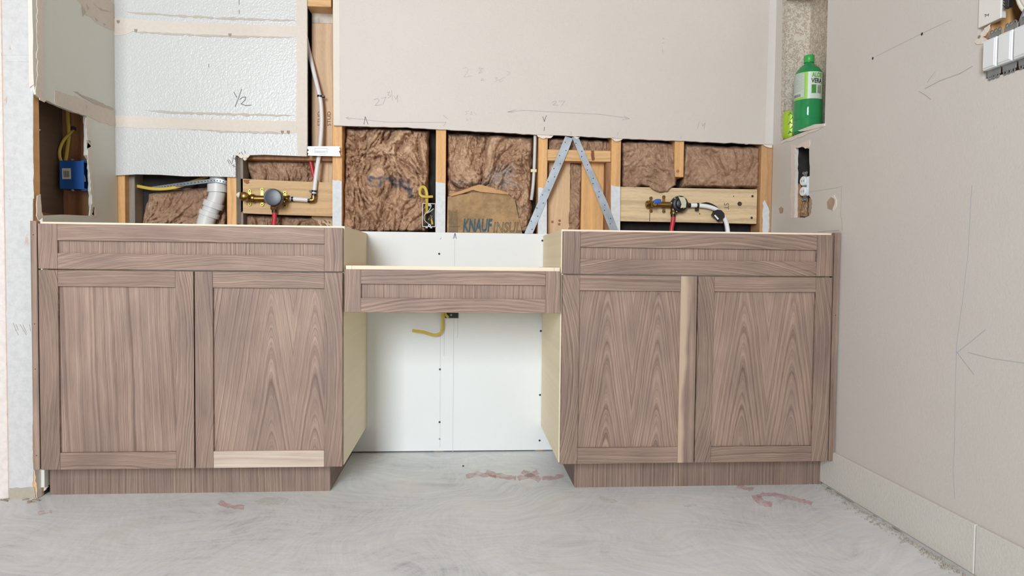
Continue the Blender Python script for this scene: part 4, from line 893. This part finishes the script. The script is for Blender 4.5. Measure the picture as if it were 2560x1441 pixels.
# drain pipe
dp = thing('drain_pipe', P3(515, 570, .585), 'grey white plastic drain pipe with an angled elbow rising behind the left cabinet', 'pipe')
tube('pipe_run', [P3(545, 400, .575), P3(545, 450, .575), P3(545, 470, .575)], .0305, M_PVC, dp, 24, 2)
lathe('hub', [(.031, 0), (.0375, .001), (.0375, .032), (.031, .033)], P3(544, 482, .575), (0, 0, 1), M_PVC, dp, 28)
tube('elbow', [P3(544, 480, .575), P3(541, 495, .575), P3(534, 512, .575)], .0315, M_PVC, dp, 24, 4)
for (a, b_) in (((531, 520), (536, 506)), ((521, 541), (525, 530))):
    A_, B_ = P3(*a, .575), P3(*b_, .575); d_ = (B_-A_); lathe('hub', [(.031, 0), (.039, .001), (.039, d_.length), (.031, d_.length+.001)], A_, d_, M_PVC, dp, 28)
tube('pipe_run', [P3(535, 508, .575), P3(524, 532, .575), P3(517, 548, .575)], .0315, M_PVC, dp, 24, 3)
tube('elbow', [P3(520, 540, .575), P3(515, 556, .575), P3(513, 575, .575), P3(513, 640, .575)], .0335, M_PVC, dp, 24, 4)
# perforated hanger strap round the drain
hs = thing('pipe_hanger_strap', P3(450, 463, .55), 'perforated steel hanger strap looped round the grey drain pipe', 'strap')
path = [P3(380, 472, .585), P3(420, 466, .575), P3(470, 459, .555), P3(520, 453, .543), P3(545, 452, .540), P3(566, 457, .548), P3(578, 462, .57)]
def hst(bm):
    atube(bm, path, .006, 8, 8, flat=(.0075, .0007), up=(0, 1, 0))
bm = NB(); hst(bm); so = fin(bm, 'strap_band', M_STEEL, hs, smooth=30)
sp_ = smoothpath(path, 12)
acc = 0
for a_, b_ in zip(sp_[:-1], sp_[1:]):
    acc += (b_-a_).length
    if acc > .0105:
        acc = 0; lathe('punched_hole', [(.0026, 0), (.0026, -.0009), (0, -.0009)], b_+Vector((0, -.0002, 0)), (0, 1, 0), M_SCREW, so, 8)
o = tube('yellow_cable', [P3(325, 462, .60), P3(345, 466, .59), P3(380, 472, .575), P3(415, 472, .57), P3(448, 466, .572), P3(480, 455, .59), P3(520, 440, .61)], .0052, M_YEL, None, 10, flat=(.0062, .003), up=(0, 1, 0)); tag(o, 'yellow electrical cable running behind the drain hanger strap', 'cable')
# clear tube on the stud
ct = thing('grey_tube', P3(1330, 500, .55), 'thin clear grey plastic tube held to a stud by a cream clip', 'tube')
tube('tube_run', [P3(1338, 320, .548), P3(1337, 370, .548), P3(1335, 427, .546), P3(1332, 470, .546), P3(1328, 500, .552)], .0068, plain('clear_grey_tube', (196, 192, 188), .25, var=.03), ct, 14)
bm = NB(); c = P3(1334, 427, .541); abox(bm, (c.x-.012, c.y-.003, c.z-.006), (c.x+.012, c.y+.006, c.z+.006), .001); fin(bm, 'clip', plain('cream_clip', (226, 212, 164), .5, var=0), ct)
# ------------------------------------------------------------------ electrical
bb = thing('junction_box', Vector((-1.40, .357, 1.0)), 'blue plastic electrical box hung in the open cavity of the left return wall', 'electrical box')
zt, zl = 1.109, 1.010; xb0, xb1, yb0, yb1 = -1.434, -1.353, .330, .384
bm = NB(); th = .0035
abox(bm, (xb0, yb0, zl), (xb1, yb0+th, zt)); abox(bm, (xb0, yb1-th, zl), (xb1, yb1, zt)); abox(bm, (xb0, yb0+th, zl), (xb1, yb1-th, zl+th)); abox(bm, (xb0, yb0+th, zt-th), (xb1, yb1-th, zt)); abox(bm, (xb0, yb0+th, zl+th), (xb0+th, yb1-th, zt-th))
fin(bm, 'box_shell', M_BLUEB, bb)
bm = NB(); abox(bm, (xb1-.012, yb0+.006, zt), (xb1, yb1-.01, zt+.005), .001); abox(bm, (xb1-.012, yb0+.006, zl-.005), (xb1, yb1-.01, zl), .001); fin(bm, 'mounting_lug', M_BLUEB, bb)
for z in (zt+.004, zl-.004): lathe('screw', [(.005, 0), (.005, -.005), (.003, -.008), (0, -.008)], (-1.392, .335, z), (0, 1, 0), M_STEEL, bb, 10)
la = plate('sticker', [Vector((BK(a, b_, yb0).x, yb0-.0002, BK(a, b_, yb0).z)) for a, b_ in ((155, 421), (177, 421), (178, 448), (156, 448))], (0, -.0005, 0), plain('pale_sticker', (214, 214, 210), .5, var=0), bb)
ink('sticker_print', [[(160+i*2.4, 428), (160.5+i*2.4, 443)] for i in range(6)], lambda a, b_: Vector((BK(a, b_, yb0).x, yb0-.0007, BK(a, b_, yb0).z)), 1.3, OB, M_PENCILD, la)
tube('wire', [(-1.42, .36, 1.05), (-1.385, .357, 1.085), (-1.368, .36, 1.060), (-1.366, .362, 1.04)], .0035, M_WIRE, bb, 8)
tube('wire', [(-1.42, .352, 1.04), (-1.38, .350, 1.06), (-1.372, .356, 1.03)], .003, M_BLACK, bb, 8)
def YP(x, y, Y): return BK(x, y, Y)
o = tube('yellow_cable', [YP(169, 270, .378), YP(170, 300, .376), YP(172, 340, .372), YP(168, 375, .362), YP(164, 402, .355)], .005, M_YEL, None, 10, flat=(.0065, .0035), up=(0, 1, 0)); tag(o, 'straight yellow cable hanging down into the top of the blue electrical box', 'cable', 'yellow cables at the blue box')
o = tube('yellow_cable', [YP(184, 326, .384), YP(176, 333, .372), YP(160, 350, .36), YP(150, 372, .352), YP(149, 390, .35), YP(153, 403, .352)], .005, M_YEL, None, 10, flat=(.0058, .0035), up=(0, 1, 0)); tag(o, 'curved yellow cable from a drilled stud hole to the blue electrical box', 'cable', 'yellow cables at the blue box')
for (a, b_) in ((104, 323), (106, 512)):
    o = tube('nail', [Vector((XS-.001, .084, LF(a, b_).z)), Vector((XS-.014, .096, LF(a, b_).z))], .0022, M_STEEL, wl, 8, 1)
# grey box beside the white stud
gb = thing('junction_box', P3(1073, 570, .56), 'open grey metal junction box with loose wires, left of the white painted stud', 'electrical box')
G = lambda x, y: BK(x, y, .532)
x0, z1 = G(1056, 508).x, G(1056, 508).z; x1, z0 = G(1089, 568).x, G(1089, 568).z
bm = NB(); t_ = .0028
abox(bm, (x0, .532, z0), (x0+t_, .60, z1), .0005); abox(bm, (x1-t_, .532, z0), (x1, .60, z1), .0005); abox(bm, (x0+t_, .532, z1-t_), (x1-t_, .60, z1), .0005); abox(bm, (x0+t_, .532, z0), (x1-t_, .60, z0+t_), .0005)
fin(bm, 'box_shell', plain('grey_box_rim', (196, 196, 194), .45, .1, var=.05), gb)
bm = NB(); abox(bm, (x0+t_, .592, z0+t_), (x1-t_, .60, z1-t_)); fin(bm, 'box_back', M_SCREW, gb)
bm = NB(); e_ = .0005
abox(bm, (x0+t_+e_, .536, z0+t_+e_), (x0+t_+.0012, .592, z1-t_-e_)); abox(bm, (x1-t_-.0012, .536, z0+t_+e_), (x1-t_-e_, .592, z1-t_-e_)); fin(bm, 'box_lining', M_SCREW, gb)
for z in (z1-.007, z0+.006): lathe('screw_tab', [(.0055, 0), (.0055, -.0015), (.002, -.0015), (.002, 0), (0, 0)], ((x0+x1)/2+.002, .535, z), (0, 1, 0), plain('grey_box_rim', (196, 196, 194)), gb, 14)
for a in (-.014, .004): bm = NB(); abox(bm, ((x0+x1)/2+a, .534, z0-.005), ((x0+x1)/2+a+.009, .56, z0-.0002), .001); fin(bm, 'mounting_lug', plain('grey_box_rim', (196, 196, 194)), gb)
o = tube('yellow_cable', [P3(1067, 534, .556), P3(1067, 515, .540), P3(1067, 500, .526), P3(1067, 484, .523), P3(1062, 470, .521), P3(1054, 468, .518), P3(1049.5, 478, .514), P3(1053, 489, .511), P3(1066, 492, .511), P3(1082, 491.5, .516)], .005, M_YEL, None, 12, flat=(.0058, .0028), up=(0, 1, 0)); tag(o, 'yellow cable twisted into a loop above the open grey junction box', 'cable')
tube('wire', [P3(1079, 514, .533), P3(1072, 527, .536), P3(1062, 537, .54), P3(1060, 548, .545), P3(1066, 556, .55), P3(1076, 563, .56)], .0016, M_WIRE, gb, 8)
tube('wire', [P3(1084, 522, .535), P3(1074, 530, .538), P3(1063, 535, .545), P3(1060, 543, .55), P3(1062, 552, .56)], .0016, M_WIRE, gb, 8)
for i, (q, m) in enumerate((([(1069, 556), (1075, 545), (1079, 536)], M_BRASS), ([(1070, 550), (1078, 542), (1081, 540)], M_YEL), ([(1076, 538), (1080, 548), (1081, 560)], M_YEL), ([(1066, 545), (1072, 553), (1080, 562)], M_BLACK))):
    tube('wire', [P3(a, b_, .545+.004*i) for a, b_ in q], .0013 if i < 3 else .002, m, gb, 6)
bm = NB(); atube(bm, [P3(1079, 548, .548), P3(1081, 561, .552)], lambda t: .003+.002*t, 10, 3); fin(bm, 'wire_nut', M_YEL, gb, smooth=50)
# low-voltage box in the knee space
lb = thing('outlet_box', P3(1130, 790, YB), 'small black electrical box set in the white wall board under the drawer', 'electrical box')
G = lambda x, y: BK(x, y, YB-.004)
xa, za = G(1113, 752).x, G(1113, 752).z; xb_, zb_ = G(1146, 796).x, G(1146, 796).z
bm = NB(); aplate(bm, [(xa, YB-.004, za), (xb_, YB-.004, za), (xb_, YB-.004, zb_), (xa, YB-.004, zb_)], (0, .0038, 0), [[(xa+.004, YB-.004, za-.004), (xb_-.004, YB-.004, za-.004), (xb_-.004, YB-.004, zb_+.004), (xa+.004, YB-.004, zb_+.004)]])
fin(bm, 'box_flange', plain('dark_box_flange', (58, 58, 60), .5, var=0), lb)
bm = NB(); abox(bm, (xa+.004, YB-.0012, zb_+.004), (xb_-.004, YB-.0004, za-.004)); fin(bm, 'box_interior', M_BLACK, lb)
lathe('screw', [(.004, 0), (.004, -.003), (0, -.0035)], G(1128, 788)+Vector((0, .002, 0)), (0, 1, 0), M_STEELD, lb, 10)
o = tube('yellow_cable', [P3(1121, 770, YB-.006), P3(1112, 772, YB-.014), P3(1107, 785, YB-.02), P3(1107, 806, YB-.022), P3(1105, 826, YB-.026), P3(1097, 836, YB-.03), P3(1082, 838, YB-.035), P3(1058, 831, YB-.045), P3(1031, 827, YB-.055)], .005, M_YEL, None, 12, flat=(.0062, .003), up=(0, 1, 0)); tag(o, 'yellow cable curling out of the small black box below the drawer', 'cable')
o = tube('yellow_cable', [P3(1122, 772, YB-.005), P3(1113, 783, YB-.012), P3(1117, 790, YB-.014), P3(1121, 794, YB-.010)], .0045, M_YEL, None, 10, flat=(.0055, .003), up=(0, 1, 0)); tag(o, 'short yellow cable stub folded against the small black box', 'cable')
# receptacle hanging in the hole of the right wall
def placed(bm, name, mat, parent, M, smooth=40):
    bmesh.ops.transform(bm, matrix=M, verts=bm.verts); return fin(bm, name, mat, parent, smooth=smooth)
rc = RT(2011, 466, XW+.012)
rcp = thing('wall_outlet', rc, 'white duplex wall outlet hanging loose in the tall hole of the right wall', 'outlet')
Mr = Matrix.Translation(rc) @ Matrix.Rotation(math.radians(-80), 4, 'Z')        # local -Y faces the room
bm = NB(); abox(bm, (-.019, .004, -.036), (.019, .026, .036), .003); placed(bm, 'body', M_WHITE, rcp, Mr)
for z in (.0195, -.0195):
    bm = NB(); alathe(bm, [(.0172, 0), (.0172, -.011), (.0155, -.0125), (0, -.0125)], (0, .004, z), (0, 1, 0), 24); f_ = placed(bm, 'outlet_face', M_WHITE, rcp, Mr)
    for x in (-.006, .006):
        bm = NB(); abox(bm, (x-.001, -.0090, z-.004), (x+.001, -.0086, z+.004)); placed(bm, 'slot', M_SCREW, f_, Mr, None)
bm = NB(); abox(bm, (-.009, .002, -.053), (.009, .0035, .053)); placed(bm, 'yoke', M_STEELD, rcp, Mr, None)
for z in (.05, -.05):
    for x in (-.008, .008):
        bm = NB(); atube(bm, [(x+.0045*math.cos(t*.7), .0015, z+.0045*math.sin(t*.7)) for t in range(10)], .0013, 6, 2); placed(bm, 'yoke_ear', M_STEEL, rcp, Mr)
for z in (-.006, .006):
    bm = NB(); alathe(bm, [(.003, 0), (.003, .003), (0, .0035)], (.0195, .012, z), (1, 0, 0), 10); placed(bm, 'screw', M_STEEL, rcp, Mr)
o = batt([(1986, 462), (2000, 458), (2012, 480), (2026, 494)], [(1986, 546), (2000, 546), (2014, 546), (2026, 546)], .30, .03, 14, .03, 'tan wool tuft at the bottom of the outlet hole in the right wall', wool('tan_mineral_wool', (140, 104, 76), (196, 158, 122), (216, 184, 150)), ymin=lambda x, y: .2, freq=24, edge=.2, name='insulation_tuft')
for v in o.data.vertices:                                     # keep the tuft inside the wall thickness
    w_ = v.co + o.location
    if w_.x < XW+.012: v.co.x = XW+.012-o.location.x+(v.co.y*.05)
# ------------------------------------------------------------------ wiring cut-out at the upper right
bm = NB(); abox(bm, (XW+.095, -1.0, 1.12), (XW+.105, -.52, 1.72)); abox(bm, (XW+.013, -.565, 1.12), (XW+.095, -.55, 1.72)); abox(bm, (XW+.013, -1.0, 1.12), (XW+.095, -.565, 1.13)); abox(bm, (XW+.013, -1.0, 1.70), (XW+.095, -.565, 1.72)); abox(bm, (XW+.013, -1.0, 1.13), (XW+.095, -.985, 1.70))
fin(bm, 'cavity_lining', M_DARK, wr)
box('stud', (XW+.0135, -.603, 1.13), (XW+.094, -.5655, 1.70), M_STUD, wr, .001)
box('blocking', (XW+.045, -.98, 1.322), (XW+.093, -.604, 1.35), M_STUDH, wr, .001)
plate('torn_edge', [RT(a, b_, XW-.0002) for a, b_ in rag([(2438, 106), (2442, 98), (2452, 92), (2462, 94), (2474, 104), (2458, 110), (2444, 111)], .8, 5, 61)], (-.0015, 0, 0), M_GYP, wr)
plate('torn_edge', [RT(a, b_, XW-.0002) for a, b_ in rag([(2452, 84), (2462, 70), (2478, 60), (2476, 70), (2464, 90), (2452, 94)], .8, 5, 62)], (-.0013, 0, 0), M_GYP, wr)
lathe('nail_head', [(.0035, 0), (.0035, -.002), (0, -.0025)], RT(2449, 92, XW-.0016), (1, 0, 0), M_STEELD, wr, 10)
pn = thing('access_panel', RT(2475, 40), 'flat white cover panel on the right wall above the row of switches', 'panel')
yy = lambda x: RT(x, 20, XW-.004).y
bm = NB(); zq = RT(2447, 70, XW-.004).z; abox(bm, (XW-.0045, yy(2503), zq), (XW-.0003, yy(2447), zq+.36), .001); fin(bm, 'cover', M_WHITE if False else plain('white_cover', (230, 226, 220), .4, var=.01), pn)
bm = NB(); abox(bm, (XW+.0005, yy(2503)-.016, zq+.020), (XW+.012, yy(2503)-.0005, zq+.36), .001); fin(bm, 'box_edge', M_BLACK, pn)
ink('pencil_scribble', [[(2461, 37), (2466, 36), (2463, 42)], [(2467, 39), (2472, 35), (2471, 40)]], lambda a, b_: RT(a, b_, XW-.0047), 1.2, OR, M_PENCILD, pn)
ink('printed_lettering', [[(2504.5+(i % 3)*2, 3+i*4), (2512-(i % 2)*3, 5+i*4)] for i in range(6)], lambda a, b_: RT(a, b_, XW+.0003), 1.1, OR, plain('pale_print', (188, 188, 184), .6, var=0), pn)
# coil of white cable
cl = thing('cable_coil', RT(2545, 20, XW+.03), 'coil of white cable stuffed in the cut-out beside the white cover panel', 'cable')
cc = Vector((XW+.026, -.728, 1.435))
for i in range(6):
    R_ = .050+.0095*i; bm = NB(); ph = i*.9
    pts = [cc+Vector((.010*math.sin(2*t*math.pi/24+ph)+.006*(i % 3), math.cos(t*2*math.pi/24)*R_*.78, math.sin(t*2*math.pi/24)*R_*1.05)) for t in range(25)]
    atube(bm, pts, .0048, 10, 2); fin(bm, 'cable_loop', M_COIL, cl, smooth=60)
bm = NB(); atube(bm, [cc+Vector((-.005, .035, -.075)), cc+Vector((-.006, .045, -.095)), cc+Vector((-.003, .052, -.108))], .005, 10, 4); fin(bm, 'cable_end', M_STEEL, cl, smooth=50)
# row of switches
Zs0, Zs1 = 1.240, 1.311
names = ('leftmost of the row of white rocker switches at the upper right', 'second white rocker switch in the row under the cover panel', 'third white rocker switch, cut by the right picture edge')
for i in range(3):
    ya = -.612-i*.0457; yb_ = ya-.0415
    s = thing('rocker_switch', (XW, (ya+yb_)/2, Zs0), names[i], 'switch', 'white rocker switches in a row')
    bm = NB(); abox(bm, (XW-.016, yb_, Zs0), (XW+.02, ya, Zs1), .002); fin(bm, 'housing', M_WHITE, s)
    bm = NB(); abox(bm, (XW-.0185, yb_+.0035, Zs0+.0035), (XW-.0158, ya-.0035, Zs1-.0035), .0012); fin(bm, 'rocker', plain('white_rocker', (228, 230, 230), .3, var=0), s)
    bm = NB(); abox(bm, (XW-.003, yb_+.001, Zs0-.016), (XW-.0012, ya-.001, Zs1+.016), .0004); y_ = fin(bm, 'yoke', M_STEELD, s)
    for z in (Zs0-.019, Zs1+.019):
        for q in (-.012, 0, .012):
            bm = NB(); c = Vector((XW-.0022, (ya+yb_)/2+q, z))
            atube(bm, [c+Vector((0, .0042*math.cos(t*.698), .0042*math.sin(t*.698))) for t in range(10)], .0015, 6, 2, up=(1, 0, 0)); fin(bm, 'yoke_ear', M_STEELD, y_, smooth=60)
# ------------------------------------------------------------------ niche contents
bt = thing('drink_bottle', (1.302, .338, ZN0), 'green plastic aloe drink bottle with green cap standing in the wall niche', 'bottle')
R0 = .0525; bo = Vector((1.302, .338, ZN0+.0005))
n_ = NT('green_bottle_plastic'); n_.col(s2l((62, 176, 108))); n_.set(Roughness=.12, IOR=1.2); n_.b.inputs['Transmission Weight'].default_value = .45; n_.b.inputs['Coat Weight'].default_value = .5; M_BOT = n_.m
prof = [(0, .004), (.030, 0), (.044, .002), (R0, .012), (R0, .050), (R0-.0012, .053), (R0, .056), (R0, .122), (R0-.002, .128), (R0-.002, .229), (.047, .238), (.039, .250), (.027, .262), (.0175, .270), (.0155, .276)]
lathe('bottle_body', prof, bo, (0, 0, 1), M_BOT, bt, 40)
cap = lathe('cap', [(.0155, .274), (.0185, .275), (.0188, .280), (.0182, .281), (.0188, .283), (.0188, .300), (.0175, .302), (0, .302)], bo, (0, 0, 1), plain('green_cap', (58, 166, 74), .35, var=0), bt, 30)
# wrap-around label in sections
a0 = math.atan2(CAM.y-bo.y, CAM.x-bo.x)             # direction from the bottle to the room
def cyl(a, z, r=R0-.0012): return bo+Vector((math.cos(a)*r, math.sin(a)*r, z))
def lab(name, a1, a2, z1, z2, mat, r=R0-.0014):
    bm = NB(); n_s = max(2, int(abs(a2-a1)/.1)); th_ = .0004
    I = [[bm.verts.new(cyl(a1+(a2-a1)*i/n_s, z, r+k_)) for i in range(n_s+1)] for k_ in (0, th_) for z in (z1, z2)]
    for i in range(n_s):
        bm.faces.new((I[2][i], I[2][i+1], I[3][i+1], I[3][i])); bm.faces.new((I[0][i+1], I[0][i], I[1][i], I[1][i+1]))
        bm.faces.new((I[0][i], I[0][i+1], I[2][i+1], I[2][i])); bm.faces.new((I[1][i+1], I[1][i], I[3][i], I[3][i+1]))
    return fin(bm, name, mat, bt, smooth=60)
lab('label_green', a0-1.9, a0+1.9, .128, .229, plain('label_green', (150, 196, 84), .4, var=0))
lab('label_front', a0-.02, a0+1.15, .1285, .2285, plain('label_pale', (206, 216, 202), .4, var=0), R0-.0009)
lf = lab('label_facts', a0-1.45, a0-.28, .136, .2285, plain('label_facts', (188, 200, 188), .4, var=0), R0-.0009)
def wrap(a1, a2, z1, z2, r=R0): return lambda u, v, w: cyl(a1+(a2-a1)*u, z1+(z2-z1)*v, r+w*.002)
lettering('label_lettering', 'ALOE', wrap(a0+.22, a0+1.0, .2075, .2255), plain('label_text_green', (98, 168, 60), .5, var=0), bt, offset=.03)
lettering('label_lettering', 'VERA', wrap(a0+.18, a0+1.02, .186, .204), plain('label_text_black', (40, 48, 44), .5, var=0), bt, offset=.03)
lab('label_leaf', a0+.22, a0+.55, .148, .180, plain('label_leaf', (70, 140, 60), .5, var=.2), R0-.0005)
lab('label_mark', a0+.66, a0+.98, .148, .178, plain('label_mark', (150, 158, 140), .5, var=.2, scale=200), R0-.0005)
for i in range(12): lab('label_line', a0-1.40, a0-.33-.1*(i % 2), .224-i*.0058, .2253-i*.0058, M_PENCIL, R0-.0005)
for i in range(7): lab('label_bar', a0-1.2+i*.1, a0-1.2+i*.1+.05, .139, .149, M_PENCILD, R0-.0005)
# can behind the bottle
cn = thing('drink_can', (1.283, .427, ZN0), 'lime green drink can half hidden behind the bottle in the niche', 'can')
cb_ = Vector((1.283, .427, ZN0+.0005))
lathe('can_body', [(.022, 0), (.028, .003), (.0325, .012), (.0325, .098), (.030, .106), (.0265, .110)], cb_, (0, 0, 1), plain('lime_can', (172, 206, 62), .3, .3, var=.04), cn, 32)
lathe('can_lid', [(.0265, .110), (.0272, .1115), (.025, .112), (.024, .1095), (0, .1095)], cb_, (0, 0, 1), M_STEEL, cn, 28)
for i in range(5):
    z = .016+i*.018; aa = math.atan2(CAM.y-cb_.y, CAM.x-cb_.x)+(.1 if i % 2 else -.15)
    bm = NB(); q = [cb_+Vector((math.cos(aa+da)*.0329, math.sin(aa+da)*.0329, z+dz)) for da, dz in ((-.25, 0), (.25, .004), (.0, .015))]
    aplate(bm, q, (q[0]-cb_).normalized().cross(Vector((0, 0, 1))).cross(Vector((0, 0, 1)))*-.0004); fin(bm, 'can_print', plain('can_print_dark', (38, 92, 52), .4, var=0), cn)
# loose white strip on the niche edge
nb = plate('plastic_strip', [RT(a, b_, XW-.004)+Vector((0, 0, 0)) for a, b_ in [(1994, 327), (2010, 321), (2036, 311), (2060, 309), (2060, 315), (2040, 321), (2015, 327), (2000, 329)]], (.012, 0, 0), plain('offwhite_plastic', (224, 216, 206), .4, var=.02)); tag(nb, 'thin white plastic strip lying on the front edge of the niche', 'strip')
# ------------------------------------------------------------------ debris by the column
frag = [([(100, 1180), (108, 1180), (107, 1205), (100, 1210)], 'upper'), ([(103, 1203), (116, 1200), (118, 1220), (105, 1232)], 'lower')]
for i, (q, w_) in enumerate(frag):
    o = plate('drywall_fragment', [BK(a, b_, .062+.012*i) for a, b_ in rag(q, 1.0, 4, 70+i)], (0, .008, 0), M_GYP); tag(o, w_+' of two torn white drywall fragments between the column foot and the toe kick', 'debris', 'torn drywall fragments')
rnd = random.Random(9)
for i in range(7):
    x = rnd.uniform(10, 125); y = rnd.uniform(1244, 1262); L_ = rnd.uniform(.012, .035); a = rnd.uniform(-.5, .9); c = FL(x, y)
    bm = NB(); d_ = Vector((math.cos(a), math.sin(a), 0))*L_; nrm_ = Vector((-math.sin(a), math.cos(a), 0))*.0028
    aplate(bm, [c-d_*.5-nrm_*.4, c+d_*.5-nrm_, c+d_*.42+nrm_, c-d_*.5+nrm_*.6], (0, 0, .003))
    o = fin(bm, 'wood_splinter', plain('grey_splinter', (150, 138, 122), .9, var=.15)); tag(o, 'small wood splinter on the floor at the foot of the white column', 'debris', 'splinters at the column foot')
bm = NB(); c = FL(1158, 1167); alathe(bm, [(.0035, 0), (.003, .004), (0, .006)], c, (0, 0, 1), 8); o = fin(bm, 'debris_crumb', M_CAP); tag(o, 'tiny dark crumb on the floor in the knee space', 'debris')
